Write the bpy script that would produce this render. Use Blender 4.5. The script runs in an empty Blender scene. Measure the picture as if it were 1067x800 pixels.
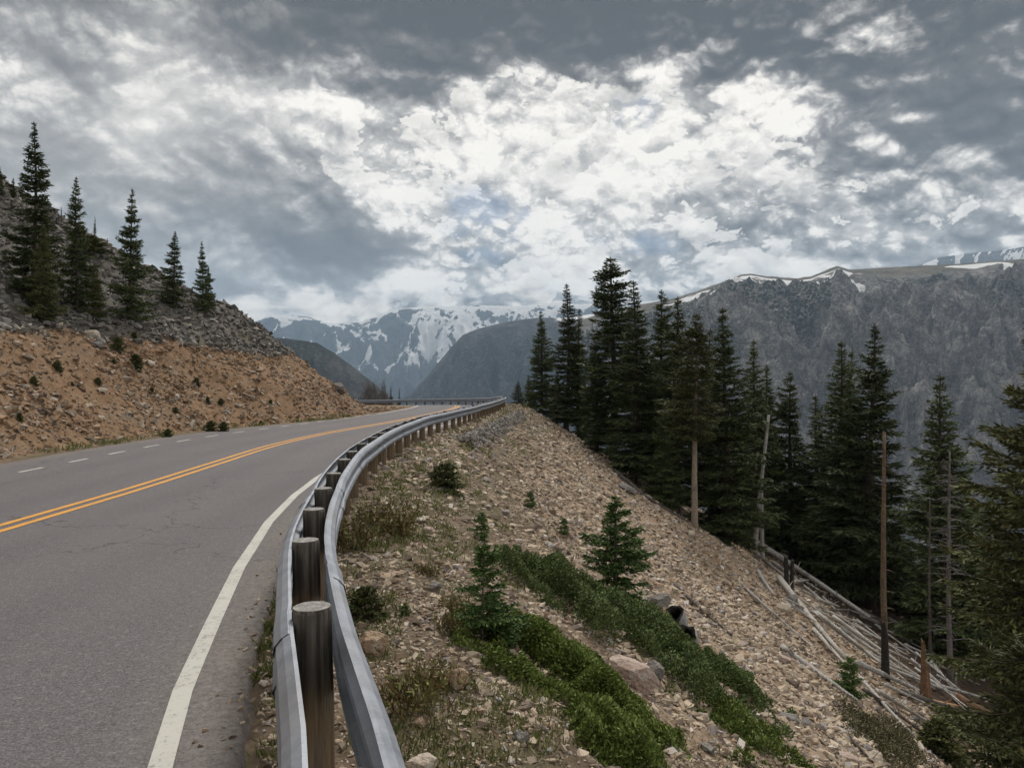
import bpy, bmesh, math, random
import numpy as np
from mathutils import Vector

random.seed(7)
RNG = np.random.default_rng(7)
scene = bpy.context.scene
col = scene.collection
R = math.radians
H = 1.8          # eye height above the road
F = 800.0        # focal length in photo pixels
CX, HZ = 533.5, 399.0

# ------------------------------------------------------------------ noise
_tab = np.random.default_rng(99).random((256, 256))
def vnoise(x, y, seed=0):
    x = np.asarray(x, float) + seed * 17.31; y = np.asarray(y, float) + seed * 9.77
    xi = np.floor(x).astype(np.int64); yi = np.floor(y).astype(np.int64)
    fx = x - xi; fy = y - yi
    fx = fx * fx * fx * (fx * (fx * 6 - 15) + 10); fy = fy * fy * fy * (fy * (fy * 6 - 15) + 10)
    a = _tab[xi & 255, yi & 255]; b = _tab[(xi + 1) & 255, yi & 255]
    c = _tab[xi & 255, (yi + 1) & 255]; d = _tab[(xi + 1) & 255, (yi + 1) & 255]
    return (a * (1 - fx) + b * fx) * (1 - fy) + (c * (1 - fx) + d * fx) * fy
def fbm(x, y, octv=4, seed=0, gain=.5):
    v = 0; amp = 1; tot = 0
    x = np.asarray(x, float); y = np.asarray(y, float)
    for o in range(octv):
        v = v + amp * vnoise(x, y, seed + o * 3); tot += amp; amp *= gain
        x, y = x * 1.7 - y * 1.06, x * 1.06 + y * 1.7
    return v / tot
def ridged(x, y, octv=4, seed=0, gain=.5):
    v = 0; amp = 1; tot = 0
    x = np.asarray(x, float); y = np.asarray(y, float)
    for o in range(octv):
        v = v + amp * (1 - np.abs(2 * vnoise(x, y, seed + o * 5) - 1)); tot += amp; amp *= gain
        x, y = x * 1.7 - y * 1.06, x * 1.06 + y * 1.7
    return v / tot
def sstep(a, b, x):
    t = np.clip((np.asarray(x, float) - a) / (b - a), 0, 1)
    return t * t * (3 - 2 * t)

# ------------------------------------------------------------------ paths
def catmull(pts, step):
    P = np.array(pts, float)
    P = np.vstack([2 * P[0] - P[1], P, 2 * P[-1] - P[-2]])
    out = []
    for i in range(1, len(P) - 2):
        p0, p1, p2, p3 = P[i - 1:i + 3]
        for t in np.linspace(0, 1, 24, endpoint=False):
            out.append(.5 * (2 * p1 + (p2 - p0) * t + (2 * p0 - 5 * p1 + 4 * p2 - p3) * t * t + (3 * p1 - p0 - 3 * p2 + p3) * t ** 3))
    out.append(P[-2]); out = np.array(out)
    s = np.r_[0, np.cumsum(np.hypot(*np.diff(out, axis=0).T))]
    n = int(s[-1] / step)
    q = np.linspace(0, s[-1], n)
    return np.c_[np.interp(q, s, out[:, 0]), np.interp(q, s, out[:, 1])]
CEN = catmull([(-4.6, -40), (-5.6, -15), (-6.1, 0), (-6.3, 9.5), (-6.38, 13), (-6.6, 17), (-6.85, 22), (-6.65, 27), (-6.0, 32), (-5.35, 37), (-4.75, 43),
               (-4.3, 49), (-4.1, 56), (-4.6, 63), (-6.4, 69.5), (-9.5, 74.5), (-14, 78.5), (-20, 83), (-32, 91), (-60, 107), (-140, 140)], .5)
RAIL = catmull([(4.5, -18), (2.6, -9), (.98, -3), (.13, 0), (-.455, 2.14), (-.9, 3.5), (-1.35, 5.07), (-1.64, 6.4), (-1.88, 7.7), (-2.12, 9.07), (-2.46, 11.7),
                (-2.64, 13.4), (-2.84, 17.2), (-2.9, 20.3), (-2.85, 24), (-2.62, 27.3), (-2.27, 30.9), (-1.83, 36), (-1.24, 43.9), (-.85, 50.8),
                (-.6, 57.6), (-.95, 65), (-2.4, 73), (-5.2, 79), (-9.5, 84), (-15.5, 89), (-27, 97), (-58, 114), (-140, 150)], .5)
def arclen(P): return np.r_[0, np.cumsum(np.hypot(*np.diff(P, axis=0).T))]
def normals(P):   # to the right of travel
    T = np.gradient(P, axis=0); T /= np.linalg.norm(T, axis=1)[:, None]
    return T, np.c_[T[:, 1], -T[:, 0]]
CS, RS = arclen(CEN), arclen(RAIL)
CT, CN = normals(CEN); RT, RN = normals(RAIL)
def signed(path, S, x, y):
    x = np.ravel(x); y = np.ravel(y); u = np.empty(len(x)); s = np.empty(len(x))
    A = path[:-1]; D = np.diff(path, axis=0); L2 = (D ** 2).sum(1); SL = np.sqrt(L2)
    for i in range(0, len(x), 6000):
        px = x[i:i + 6000, None] - A[None, :, 0]; py = y[i:i + 6000, None] - A[None, :, 1]
        t = np.clip((px * D[:, 0] + py * D[:, 1]) / L2, 0, 1)
        dx = px - t * D[:, 0]; dy = py - t * D[:, 1]
        d2 = dx * dx + dy * dy
        k = d2.argmin(1); r = np.arange(len(k))
        dd = np.sqrt(d2[r, k]); cr = D[k, 1] * px[r, k] - D[k, 0] * py[r, k]
        u[i:i + 6000] = np.where(cr >= 0, dd, -dd); s[i:i + 6000] = S[k] + t[r, k] * SL[k]
    return u, s
def s_at_y(P, S, yv):
    k = np.argmax(P[:, 1] > yv); return S[k]
S_HOOK = s_at_y(CEN, CS, 58)
SR_HOOK = s_at_y(RAIL, RS, 60)
S38 = s_at_y(CEN, CS, 40); S28 = s_at_y(CEN, CS, 27)
def zroad(s): return -np.maximum(s - S_HOOK, 0) * .026 * sstep(0, 12, s - S_HOOK)
def zrail(s): return -np.maximum(s - SR_HOOK, 0) * .026 * sstep(0, 12, s - SR_HOOK)
def left_edge(s): return 4.75 - 1.35 * sstep(S28, S38, s)
def toe(s): return left_edge(s) + .55 - .2 * sstep(S28, S38, s)
WF = 16.4
TAN = .615
def bank_z(v):
    v = np.maximum(v, 0)
    return np.where(v < .6, .6 * v * v / .6 * .8, .29 + (v - .6) * .8)
def height(x, y, detail=True, full=False):
    sh = np.shape(x); x = np.ravel(np.asarray(x, float)); y = np.ravel(np.asarray(y, float))
    uc, s = signed(CEN, CS, x, y); ur, sr = signed(RAIL, RS, x, y)
    zr = zroad(s); zrr = zrail(sr)
    # right hand fill slope, forest bench, canyon
    w = np.maximum(ur - .75 - .5 * sstep(25, 50, y), 0)
    wv = w + (fbm(x * .13, y * .13, 3, 3) - .5) * 1.2 * sstep(1, 6, w)
    wv = np.maximum(wv, 0)
    wf = WF + 3 * (fbm(x * .09, y * .09, 2, 8) - .5)
    zs = -TAN * (np.sqrt(np.minimum(wv, wf) ** 2 + .3) - .548) - .42 * np.clip(wv - wf, 0, 22) - .8 * np.clip(wv - wf - 22, 0, 520)
    right = zrr + zs
    v = -uc - toe(s)
    top = bank_z(np.minimum(v, 5.6)) + .70 * np.clip(v - 5.6, 0, 70)
    lump = (fbm(x * .35, y * .35, 3, 11) - .5)
    top = top + lump * 1.0 * sstep(1, 5, v) + (ridged(x * .5, y * .22, 3, 13) - .6) * .5 * sstep(.5, 2, v)
    zrid = np.interp(-x, [0, 6.5, 8, 10.5, 14.6, 17.6, 28, 45, 120], [0, .0, .8, 2.3, 4.5, 5.1, 10.2, 17, 48])
    zcap = zrid + .5 * (45 - y) + lump * 1.3
    left = zr + np.where(v > 0, np.maximum(np.minimum(top, zcap), 0), 0)
    far_l = sstep(120, 700, np.hypot(x, y))
    left = left * (1 - far_l) + (-430 * sstep(100, 900, y) + 40 * sstep(0, -600, y)) * far_l
    on = (uc + left_edge(s) > -.02) & (ur < -.26)
    rough = np.where(uc < 0, sstep(0, 1.5, v), sstep(-.3, 1.2, ur))
    if detail:
        nz = (fbm(x * 1.1, y * 1.1, 4, 21) - .5) * .34 + (fbm(x * 4.5, y * 4.5, 2, 31) - .5) * .07
    else: nz = 0
    z = np.where(ur > -.26, right, left) + nz * np.minimum(rough, 1) * (.25 + .75 * sstep(.3, 2.5, np.where(ur > -.26, w, v)))
    z = z - .05 * on
    z = z + (fbm(x * .004, y * .004, 4, 44) - .5) * 90 * sstep(200, 900, np.hypot(x, y))
    z = np.maximum(z, -460 + (fbm(x * .002, y * .002, 3, 45)) * 60)
    if full: return z.reshape(sh), uc.reshape(sh), s.reshape(sh), ur.reshape(sh), v.reshape(sh), w.reshape(sh)
    return z.reshape(sh)
def hz(x, y): return float(height(np.array([x]), np.array([y]), True)[0])
def ray(px, py, dmin=2.0, dmax=140.0):
    """where the sight line through that point of the photo meets the ground"""
    d = np.geomspace(dmin, dmax, 700)
    x = (px - CX) / F * d; z = H - (py - HZ) / F * d
    g = height(x, d)
    k = np.argmax(z <= g)
    if z[k] > g[k]: k = len(d) - 1
    return float(x[k]), float(d[k]), float(g[k])
def at(px, d):
    x = (px - CX) / F * d
    return x, d, hz(x, d)
def zpix(py, d): return H - (py - HZ) / F * d

# ------------------------------------------------------------------ node helper
class NT:
    def __init__(s, tree): s.t = tree; s.n = tree.nodes; s.l = tree.links
    def new(s, typ, **kw):
        nd = s.n.new(typ)
        for k, v in kw.items(): setattr(nd, k, v)
        return nd
    def put(s, sock, v):
        if v is None: return
        if isinstance(v, bpy.types.NodeSocket): s.l.new(v, sock)
        elif isinstance(v, (tuple, list)):
            v = tuple(v)
            if sock.type == 'RGBA' and len(v) == 3: v = v + (1,)
            sock.default_value = v
        else:
            sock.default_value = v if sock.type in ('VALUE', 'INT', 'BOOLEAN') else ((v,) * 3 if sock.type == 'VECTOR' else (v, v, v, 1))
    def math(s, op, a, b=None, c=None, clamp=False):
        nd = s.new('ShaderNodeMath', operation=op, use_clamp=clamp)
        s.put(nd.inputs[0], a); s.put(nd.inputs[1], b); s.put(nd.inputs[2], c)
        return nd.outputs[0]
    def vmath(s, op, a, b=None, out=0):
        nd = s.new('ShaderNodeVectorMath', operation=op)
        s.put(nd.inputs[0], a); s.put(nd.inputs[1], b); return nd.outputs[out]
    def scale(s, a, k):
        nd = s.new('ShaderNodeVectorMath', operation='SCALE'); s.put(nd.inputs[0], a); s.put(nd.inputs['Scale'], k); return nd.outputs[0]
    def mix(s, f, a, b, blend='MIX'):
        nd = s.new('ShaderNodeMix', data_type='RGBA', blend_type=blend)
        s.put(nd.inputs[0], f); s.put(nd.inputs[6], a); s.put(nd.inputs[7], b); return nd.outputs[2]
    def noise(s, vec, sc, det=4, rough=.55, dist=0, out='Fac'):
        nd = s.new('ShaderNodeTexNoise'); s.put(nd.inputs['Vector'], vec)
        nd.inputs['Scale'].default_value = sc; nd.inputs['Detail'].default_value = det
        nd.inputs['Roughness'].default_value = rough; nd.inputs['Distortion'].default_value = dist
        return nd.outputs[out]
    def voro(s, vec, sc, feature='F1', out='Distance'):
        nd = s.new('ShaderNodeTexVoronoi', feature=feature); s.put(nd.inputs['Vector'], vec); nd.inputs['Scale'].default_value = sc
        return nd.outputs[out]
    def ramp(s, f, stops, interp='LINEAR'):
        nd = s.new('ShaderNodeValToRGB'); cr = nd.color_ramp; cr.interpolation = interp
        while len(cr.elements) < len(stops): cr.elements.new(.5)
        for e, (p, c) in zip(cr.elements, stops):
            e.position = p; e.color = (c, c, c, 1) if not isinstance(c, (tuple, list)) else tuple(c) + (1,)
        s.put(nd.inputs[0], f); return nd.outputs[0]
    def rng(s, v, a, b, c=0., d=1., smooth=True):
        nd = s.new('ShaderNodeMapRange', interpolation_type='SMOOTHSTEP' if smooth else 'LINEAR')
        for i, k in enumerate((v, a, b, c, d)): s.put(nd.inputs[i], k)
        return nd.outputs[0]
    def attr(s, name, out='Fac'):
        nd = s.new('ShaderNodeAttribute', attribute_name=name); return nd.outputs[out]
    def geo(s, out): return s.new('ShaderNodeNewGeometry').outputs[out]
    def tc(s, out='Object'): return s.new('ShaderNodeTexCoord').outputs[out]
    def bump(s, h, strength=.5, dist=.05):
        nd = s.new('ShaderNodeBump'); s.put(nd.inputs['Height'], h); nd.inputs['Strength'].default_value = strength; nd.inputs['Distance'].default_value = dist
        return nd.outputs[0]
    def comb(s, x, y, z):
        nd = s.new('ShaderNodeCombineXYZ'); s.put(nd.inputs[0], x); s.put(nd.inputs[1], y); s.put(nd.inputs[2], z); return nd.outputs[0]
    def sep(s, v):
        nd = s.new('ShaderNodeSeparateXYZ'); s.put(nd.inputs[0], v); return nd.outputs
def material(name, build):
    m = bpy.data.materials.new(name); m.use_nodes = True
    t = m.node_tree; t.nodes.clear(); n = NT(t)
    out = n.new('ShaderNodeOutputMaterial'); p = n.new('ShaderNodeBsdfPrincipled')
    t.links.new(p.outputs[0], out.inputs[0])
    r = build(n)
    n.put(p.inputs['Base Color'], r.get('color')); n.put(p.inputs['Roughness'], r.get('rough', .85))
    n.put(p.inputs['Metallic'], r.get('metal', 0)); n.put(p.inputs['Normal'], r.get('normal'))
    n.put(p.inputs['Specular IOR Level'], r.get('spec', .3))
    return m

# ------------------------------------------------------------------ mesh helpers
def mesh_np(name, V, Fc, mat=None, parent=None, smooth=False, attrs=None):
    """V (n,3); Fc list of (m,k) int arrays"""
    me = bpy.data.meshes.new(name)
    if not isinstance(Fc, list): Fc = [Fc]
    Fc = [np.asarray(f, np.int32) for f in Fc if len(f)]
    me.vertices.add(len(V)); me.vertices.foreach_set('co', np.asarray(V, np.float32).ravel())
    loops = np.concatenate([f.ravel() for f in Fc]); sizes = np.concatenate([np.full(len(f), f.shape[1], np.int32) for f in Fc])
    me.loops.add(len(loops)); me.loops.foreach_set('vertex_index', loops)
    me.polygons.add(len(sizes)); st = np.r_[0, np.cumsum(sizes)[:-1]].astype(np.int32)
    me.polygons.foreach_set('loop_start', st); me.polygons.foreach_set('loop_total', sizes)
    me.polygons.foreach_set('use_smooth', np.full(len(sizes), bool(smooth)))
    me.update(calc_edges=True); me.validate()
    for k, a in (attrs or {}).items():
        at_ = me.attributes.new(k, 'FLOAT', 'POINT'); at_.data.foreach_set('value', np.asarray(a, np.float32).ravel())
    o = bpy.data.objects.new(name, me); col.objects.link(o)
    if mat: me.materials.append(mat)
    if parent is not None: o.parent = parent
    return o
def grid_faces(nr, nc, wrap=False):
    i = np.arange(nr - 1)[:, None]; j = np.arange(nc if wrap else nc - 1)[None, :]
    a = i * nc + j; b = i * nc + (j + 1) % nc
    return np.stack([a, b, b + nc, a + nc], -1).reshape(-1, 4)
class MB:
    """collects pieces of one mesh"""
    def __init__(s): s.V = []; s.Q = []; s.T = []; s.n = 0
    def add(s, V, Q=None, T=None):
        s.V.append(np.asarray(V, float))
        if Q is not None and len(Q): s.Q.append(np.asarray(Q) + s.n)
        if T is not None and len(T): s.T.append(np.asarray(T) + s.n)
        s.n += len(V)
    def tube(s, pts, rad, seg=8, jag=0, cap=True, squash=None):
        pts = np.asarray(pts, float); n = len(pts); rad = np.broadcast_to(np.asarray(rad, float), (n,))
        T = np.gradient(pts, axis=0); T /= np.linalg.norm(T, axis=1)[:, None] + 1e-9
        up = np.array([0, 0, 1.]) if abs(T[0, 2]) < .9 else np.array([1., 0, 0])
        A = np.cross(T, up); A /= np.linalg.norm(A, axis=1)[:, None] + 1e-9; B = np.cross(A, T)
        th = np.linspace(0, 2 * np.pi, seg, endpoint=False)
        rr = rad[:, None] * (1 + jag * (RNG.random((n, seg)) - .5))
        V = pts[:, None] + rr[..., None] * (np.cos(th)[None, :, None] * A[:, None] + np.sin(th)[None, :, None] * B[:, None])
        V = V.reshape(-1, 3); Q = grid_faces(n, seg, True); Tn = []
        if cap:
            V = np.vstack([V, pts[0], pts[-1]]); c0, c1 = n * seg, n * seg + 1
            j = np.arange(seg); Tn = np.vstack([np.c_[j, np.full(seg, c0), (j + 1) % seg], np.c_[(n - 1) * seg + j, (n - 1) * seg + (j + 1) % seg, np.full(seg, c1)]])
        s.add(V, Q, Tn)
    def obj(s, name, mat, parent=None, smooth=False):
        return mesh_np(name, np.vstack(s.V), ([np.vstack(s.Q)] if s.Q else []) + ([np.vstack(s.T)] if s.T else []), mat, parent, smooth)
def tag(o, label=None, cat=None, group=None, kind=None):
    if label: o['label'] = label
    if cat: o['category'] = cat
    if group: o['group'] = group
    if kind: o['kind'] = kind
    return o
def empty(name, loc=(0, 0, 0), rz=0):
    o = bpy.data.objects.new(name, None); col.objects.link(o); o.location = loc; o.rotation_euler.z = rz; o.empty_display_size = .2
    return o
def copy_thing(o, parent=None):
    c = o.copy(); col.objects.link(c)
    if parent is not None: c.parent = parent
    for ch in list(o.children): copy_thing(ch, c)
    return c

# ------------------------------------------------------------------ materials
def rock_cols(n, stops, scale=6.):
    i = n.geo('Random Per Island'); pos = n.tc('Object')
    c = n.ramp(i, stops)
    f = n.noise(pos, scale, 5, .65)
    return n.mix(n.rng(f, .3, .75, 0, .45), c, n.mix(1., c, (.55, .52, .5), 'MULTIPLY')), f
def m_rock(stops):
    def b(n):
        c, f = rock_cols(n, stops, 9.); return dict(color=c, rough=.92, normal=n.bump(f, .5, .02), spec=.2)
    return b
M = {}
M['scree'] = material('tan_scree_stone', m_rock([(0, (.12, .095, .08)), (.2, (.255, .203, .15)), (.42, (.375, .305, .228)), (.6, (.465, .39, .30)), (.78, (.33, .24, .168)), (.9, (.24, .225, .22)), (1, (.62, .55, .48))]))
M['bank_rock'] = material('ochre_bank_stone', m_rock([(0, (.12, .095, .078)), (.3, (.25, .16, .095)), (.55, (.31, .21, .135)), (.75, (.24, .20, .165)), (.9, (.36, .30, .235)), (1, (.40, .36, .31))]))
M['talus'] = material('grey_talus_stone', m_rock([(0, (.075, .07, .066)), (.4, (.14, .132, .122)), (.7, (.185, .175, .16)), (.9, (.225, .205, .18)), (1, (.31, .29, .265))]))
M['grey_chip'] = material('grey_crushed_stone', m_rock([(0, (.13, .12, .108)), (.5, (.23, .215, .195)), (1, (.34, .32, .29))]))
def m_boulder(a, b_, cc):
    def b(n):
        pos = n.tc('Object'); f = n.noise(pos, 5, 7, .65); g = n.noise(pos, 1.7, 3, .5); l = n.noise(pos, 22, 4, .6)
        c = n.mix(n.rng(g, .38, .62), a, b_); c = n.mix(n.rng(f, .52, .66, 0, .7), c, cc); c = n.mix(n.rng(l, .6, .7, 0, .4), c, (.08, .075, .07))
        return dict(color=c, rough=.9, normal=n.bump(n.math('ADD', f, n.math('MULTIPLY', l, .5)), 1., .06), spec=.2)
    return b
M['boulder_pink'] = material('pinkish_granite', m_boulder((.40, .32, .27), (.30, .215, .175), (.50, .46, .41)))
M['boulder_tan'] = material('tan_granite', m_boulder((.36, .27, .19), (.28, .19, .125), (.43, .37, .30)))
M['boulder_grey'] = material('grey_granite', m_boulder((.21, .195, .18), (.15, .14, .13), (.29, .275, .255)))
M['boulder_white'] = material('whitish_granite', m_boulder((.46, .40, .33), (.38, .31, .24), (.53, .50, .46)))

def b_ground(n):
    pos = n.tc('Object')
    n1 = n.noise(pos, .5, 5, .6); n2 = n.noise(pos, 3.2, 6, .65); n3 = n.noise(pos, 17, 5, .7); v = n.voro(pos, 14); vc = n.voro(pos, 14, out='Color')
    ochre = n.mix(n.rng(n2, .35, .65), (.162, .099, .056), (.25, .162, .098)); ochre = n.mix(n.rng(n1, .5, .7, 0, .7), ochre, (.195, .145, .10))
    tan = n.mix(n.rng(n2, .35, .65), (.22, .163, .115), (.33, .25, .182)); tan = n.mix(n.rng(n1, .52, .66, 0, .6), tan, (.235, .15, .088))
    tal = n.mix(n.rng(n2, .35, .65), (.085, .078, .072), (.145, .133, .12)); tal = n.mix(n.rng(n1, .52, .62, 0, .55), tal, (.13, .125, .075))
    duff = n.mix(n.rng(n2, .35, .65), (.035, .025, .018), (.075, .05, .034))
    earth = n.mix(n.rng(n2, .35, .65), (.11, .08, .056), (.19, .142, .102)); earth = n.mix(n.rng(n1, .45, .6, 0, .6), earth, (.10, .094, .05))
    far = n.mix(n.rng(n.noise(pos, .01, 6, .6), .4, .6), (.03, .042, .03), (.075, .08, .065))
    c = tan
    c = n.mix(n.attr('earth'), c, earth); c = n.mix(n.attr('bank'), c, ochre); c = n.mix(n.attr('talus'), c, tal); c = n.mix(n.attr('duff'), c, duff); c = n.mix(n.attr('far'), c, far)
    c = n.mix(n.rng(n3, .3, .7, 0, .5), c, n.mix(1., c, (.5, .47, .45), 'MULTIPLY'))
    hgt = n.math('ADD', n.math('MULTIPLY', n3, .6), n.math('MULTIPLY', v, -.5))
    return dict(color=c, rough=.95, normal=n.bump(hgt, .8, .05), spec=.15)
M['ground'] = material('stony_earth', b_ground)
def b_road(n):
    pos = n.tc('Object'); sp = n.noise(pos, 70, 3, .8); sp2 = n.noise(pos, 26, 4, .75); st = n.noise(pos, .35, 4, .5)
    u = n.attr('u')
    track = n.math('ADD', n.rng(n.math('ABSOLUTE', n.math('SUBTRACT', u, .95)), 0, .55, 1, 0), n.rng(n.math('ABSOLUTE', n.math('SUBTRACT', u, 2.5)), 0, .55, 1, 0))
    c = n.mix(n.rng(sp, .28, .72), (.047, .043, .046), (.168, .156, .162))
    c = n.mix(n.rng(sp2, .55, .70, 0, .6), c, (.235, .22, .222)); c = n.mix(n.rng(sp2, .45, .30, 0, .7), c, (.045, .041, .042))
    c = n.mix(n.math('MULTIPLY', track, .45), c, n.mix(1., c, (.78, .78, .79), 'MULTIPLY'))
    seam = n.rng(n.math('ABSOLUTE', n.math('SUBTRACT', n.math('ADD', u, n.math('MULTIPLY', n.math('SUBTRACT', st, .5), .12)), -.02)), .0, .012, .5, 0)
    c = n.mix(n.rng(st, .4, .68, 0, .22), c, (.135, .127, .129))
    cr = n.voro(n.vmath('ADD', pos, n.scale(n.noise(pos, 1.4, 3, .6, out='Color'), 1.1)), .16, 'DISTANCE_TO_EDGE')
    c = n.mix(n.rng(cr, .0, .0042, .65, 0), c, (.035, .033, .034))
    c = n.mix(n.attr('dust'), c, n.mix(n.rng(sp2, .35, .6), (.12, .10, .085), (.22, .19, .16)))
    return dict(color=c, rough=.85, normal=n.bump(n.math('ADD', n.math('MULTIPLY', sp, .5), sp2), .9, .008), spec=.3)
M['road'] = material('worn_asphalt', b_road)
def m_paint(cc):
    def b(n):
        pos = n.tc('Object'); w = n.noise(pos, 34, 4, .75); w2 = n.noise(pos, 2.5, 4, .6)
        k = n.rng(n.math('ADD', w, n.math('MULTIPLY', w2, .35)), .70, .84)
        c = n.mix(n.math('MULTIPLY', k, .75), cc, (.16, .15, .15)); c = n.mix(n.rng(w2, .4, .7, 0, .3), c, n.mix(1., cc, (.75, .73, .7), 'MULTIPLY'))
        return dict(color=c, rough=.7, normal=n.bump(n.noise(pos, 85, 3, .8), .5, .006))
    return b
M['white_paint'] = material('worn_white_paint', m_paint((.45, .44, .40)))
M['yellow_paint'] = material('yellow_paint', m_paint((.58, .275, .04)))
def b_galv(n):
    pos = n.tc('Object'); f = n.noise(pos, 5, 5, .6); st = n.noise(n.vmath('MULTIPLY', pos, (30, 30, 3)), 1.2, 4, .6); sg = n.noise(pos, 70, 2, .6)
    c = n.mix(n.rng(f, .35, .65), (.20, .216, .25), (.27, .288, .325)); c = n.mix(n.rng(st, .5, .7, 0, .4), c, (.17, .178, .19)); c = n.mix(n.rng(sg, .55, .7, 0, .3), c, (.37, .38, .40))
    d = n.noise(pos, 1.1, 5, .6); c = n.mix(n.rng(d, .56, .7, 0, .3), c, (.19, .17, .15))
    return dict(color=c, rough=n.rng(f, .3, .7, .45, .6), metal=.35, normal=n.bump(st, .08, .01), spec=.4)
M['galv'] = material('galvanised_steel', b_galv)
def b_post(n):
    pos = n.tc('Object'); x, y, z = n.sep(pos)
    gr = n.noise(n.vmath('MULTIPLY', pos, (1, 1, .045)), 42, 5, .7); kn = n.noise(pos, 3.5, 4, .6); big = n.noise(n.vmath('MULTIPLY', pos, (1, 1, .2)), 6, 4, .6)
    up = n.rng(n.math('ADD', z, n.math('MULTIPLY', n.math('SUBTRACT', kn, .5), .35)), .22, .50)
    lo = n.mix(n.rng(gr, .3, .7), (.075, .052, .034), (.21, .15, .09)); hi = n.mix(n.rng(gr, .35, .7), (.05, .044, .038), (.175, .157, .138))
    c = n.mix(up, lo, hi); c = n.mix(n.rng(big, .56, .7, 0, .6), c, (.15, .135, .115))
    nz = n.sep(n.geo('Normal'))[2]
    ring = n.noise(pos, 30, 5, .7); c = n.mix(n.rng(nz, .7, .9), c, n.mix(n.rng(ring, .3, .7), (.13, .125, .12), (.36, .345, .33)))
    return dict(color=c, rough=.9, normal=n.bump(gr, .8, .012), spec=.2)
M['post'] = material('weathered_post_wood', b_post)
def b_bolt(n): return dict(color=(.12, .11, .10), rough=.6, metal=.6)
M['bolt'] = material('dark_bolt_steel', b_bolt)
def m_wood(a, b_, cc, zs=.06):
    def b(n):
        pos = n.tc('Generated'); po = n.tc('Object')
        gr = n.noise(n.vmath('MULTIPLY', po, (1, 1, 1)), 14, 5, .7); big = n.noise(po, 1.6, 4, .6)
        c = n.mix(n.rng(gr, .32, .68), a, b_); c = n.mix(n.rng(big, .5, .66, 0, .7), c, cc)
        return dict(color=c, rough=.9, normal=n.bump(gr, .6, .03), spec=.2)
    return b
M['bark'] = material('spruce_bark', m_wood((.06, .048, .038), (.125, .10, .08), (.045, .036, .03)))
M['pale_bark'] = material('pale_bare_trunk', m_wood((.18, .145, .11), (.29, .24, .19), (.11, .09, .07)))
M['silver'] = material('silvered_deadwood', m_wood((.21, .20, .19), (.43, .415, .395), (.13, .115, .10)))
M['pale_log'] = material('pale_deadwood', m_wood((.26, .24, .215), (.44, .42, .385), (.19, .165, .14)))
M['dark_log'] = material('dark_deadwood', m_wood((.06, .05, .043), (.135, .12, .105), (.04, .033, .028)))
M['brown_log'] = material('red_brown_deadwood', m_wood((.13, .075, .045), (.24, .15, .095), (.085, .05, .032)))
M['snag'] = material('grey_brown_snag_wood', m_wood((.085, .06, .042), (.19, .14, .10), (.055, .042, .033)))
M['orange_wood'] = material('split_orange_wood', m_wood((.25, .14, .065), (.42, .265, .14), (.14, .075, .04)))
M['char'] = material('charred_wood', m_wood((.012, .011, .010), (.045, .04, .036), (.02, .018, .016)))
M['grey_twig'] = material('grey_twigs', m_wood((.10, .088, .088), (.20, .18, .18), (.08, .07, .07)))
def m_leaf(a, b_, cc=None, var=.35):
    def b(n):
        i = n.geo('Random Per Island'); oi = n.new('ShaderNodeObjectInfo').outputs['Random']
        c = n.ramp(i, [(0, a), (.75, b_), (1, cc or b_)])
        k = n.math('ADD', 1 - var / 2, n.math('MULTIPLY', oi, var))
        return dict(color=n.scale(c, k), rough=.75, spec=.18)
    return b
M['needle'] = material('dark_spruce_needles', m_leaf((.036, .053, .023), (.082, .106, .042), (.14, .158, .062), .6))
M['needle_olive'] = material('olive_spruce_needles', m_leaf((.042, .052, .02), (.092, .10, .038), (.14, .138, .052)))
M['needle_young'] = material('fresh_spruce_needles', m_leaf((.036, .07, .022), (.085, .14, .038), (.15, .205, .065)))
M['juniper'] = material('juniper_sprigs', m_leaf((.042, .068, .022), (.10, .138, .042), (.175, .205, .068)))
M['juniper_bright'] = material('bright_kinnikinnick_leaves', m_leaf((.055, .085, .018), (.125, .165, .036), (.21, .24, .062)))
M['heath'] = material('dull_heath_sprigs', m_leaf((.05, .04, .022), (.075, .072, .034), (.095, .10, .045)))
M['weed'] = material('reddish_weed_stems', m_leaf((.13, .075, .042), (.13, .125, .045), (.19, .20, .07)))
M['grass'] = material('mixed_grass_blades', m_leaf((.075, .11, .026), (.145, .155, .052), (.36, .31, .18)))

# ------------------------------------------------------------------ ground sheet
def axis(core0, core1, step, lo, hi, n):
    c = np.arange(core0, core1, step)
    a = core0 - np.geomspace(step, core0 - lo, n)[::-1] if lo < core0 else []
    b = core1 + np.geomspace(step, hi - core1, n)
    return np.r_[a, c, b]
gx = axis(-36, 30, .18, -8600, 8600, 75)
gy = axis(-2, 78, .22, -1500, 12000, 75)
X, Y = np.meshgrid(gx, gy)
Z, UC, SS, UR, VV, WW = height(X, Y, True, True)
a_bank = sstep(-.3, .2, VV) * (UR < 0)
crest = 4.6 + (fbm(X * .5, Y * .5, 3, 61) - .5) * 1.6
a_talus = sstep(crest - .35, crest + .35, VV) * (UR < 0) * np.where(Y < 200, 1, 0)
a_earth = np.maximum((UR > -.4) * (1 - sstep(1.5, 3.6, WW + (fbm(X * .6, Y * .6, 3, 66) - .5) * 3)), ((VV > -.7) & (VV < .25) & (UR < 0)) * 1.)
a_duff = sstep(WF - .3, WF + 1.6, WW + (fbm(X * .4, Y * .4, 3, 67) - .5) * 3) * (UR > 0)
a_far = sstep(70, 160, np.hypot(X, Y))
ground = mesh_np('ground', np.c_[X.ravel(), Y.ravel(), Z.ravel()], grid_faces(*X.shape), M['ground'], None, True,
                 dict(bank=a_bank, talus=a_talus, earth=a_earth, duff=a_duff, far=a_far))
tag(ground, kind='structure')

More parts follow.
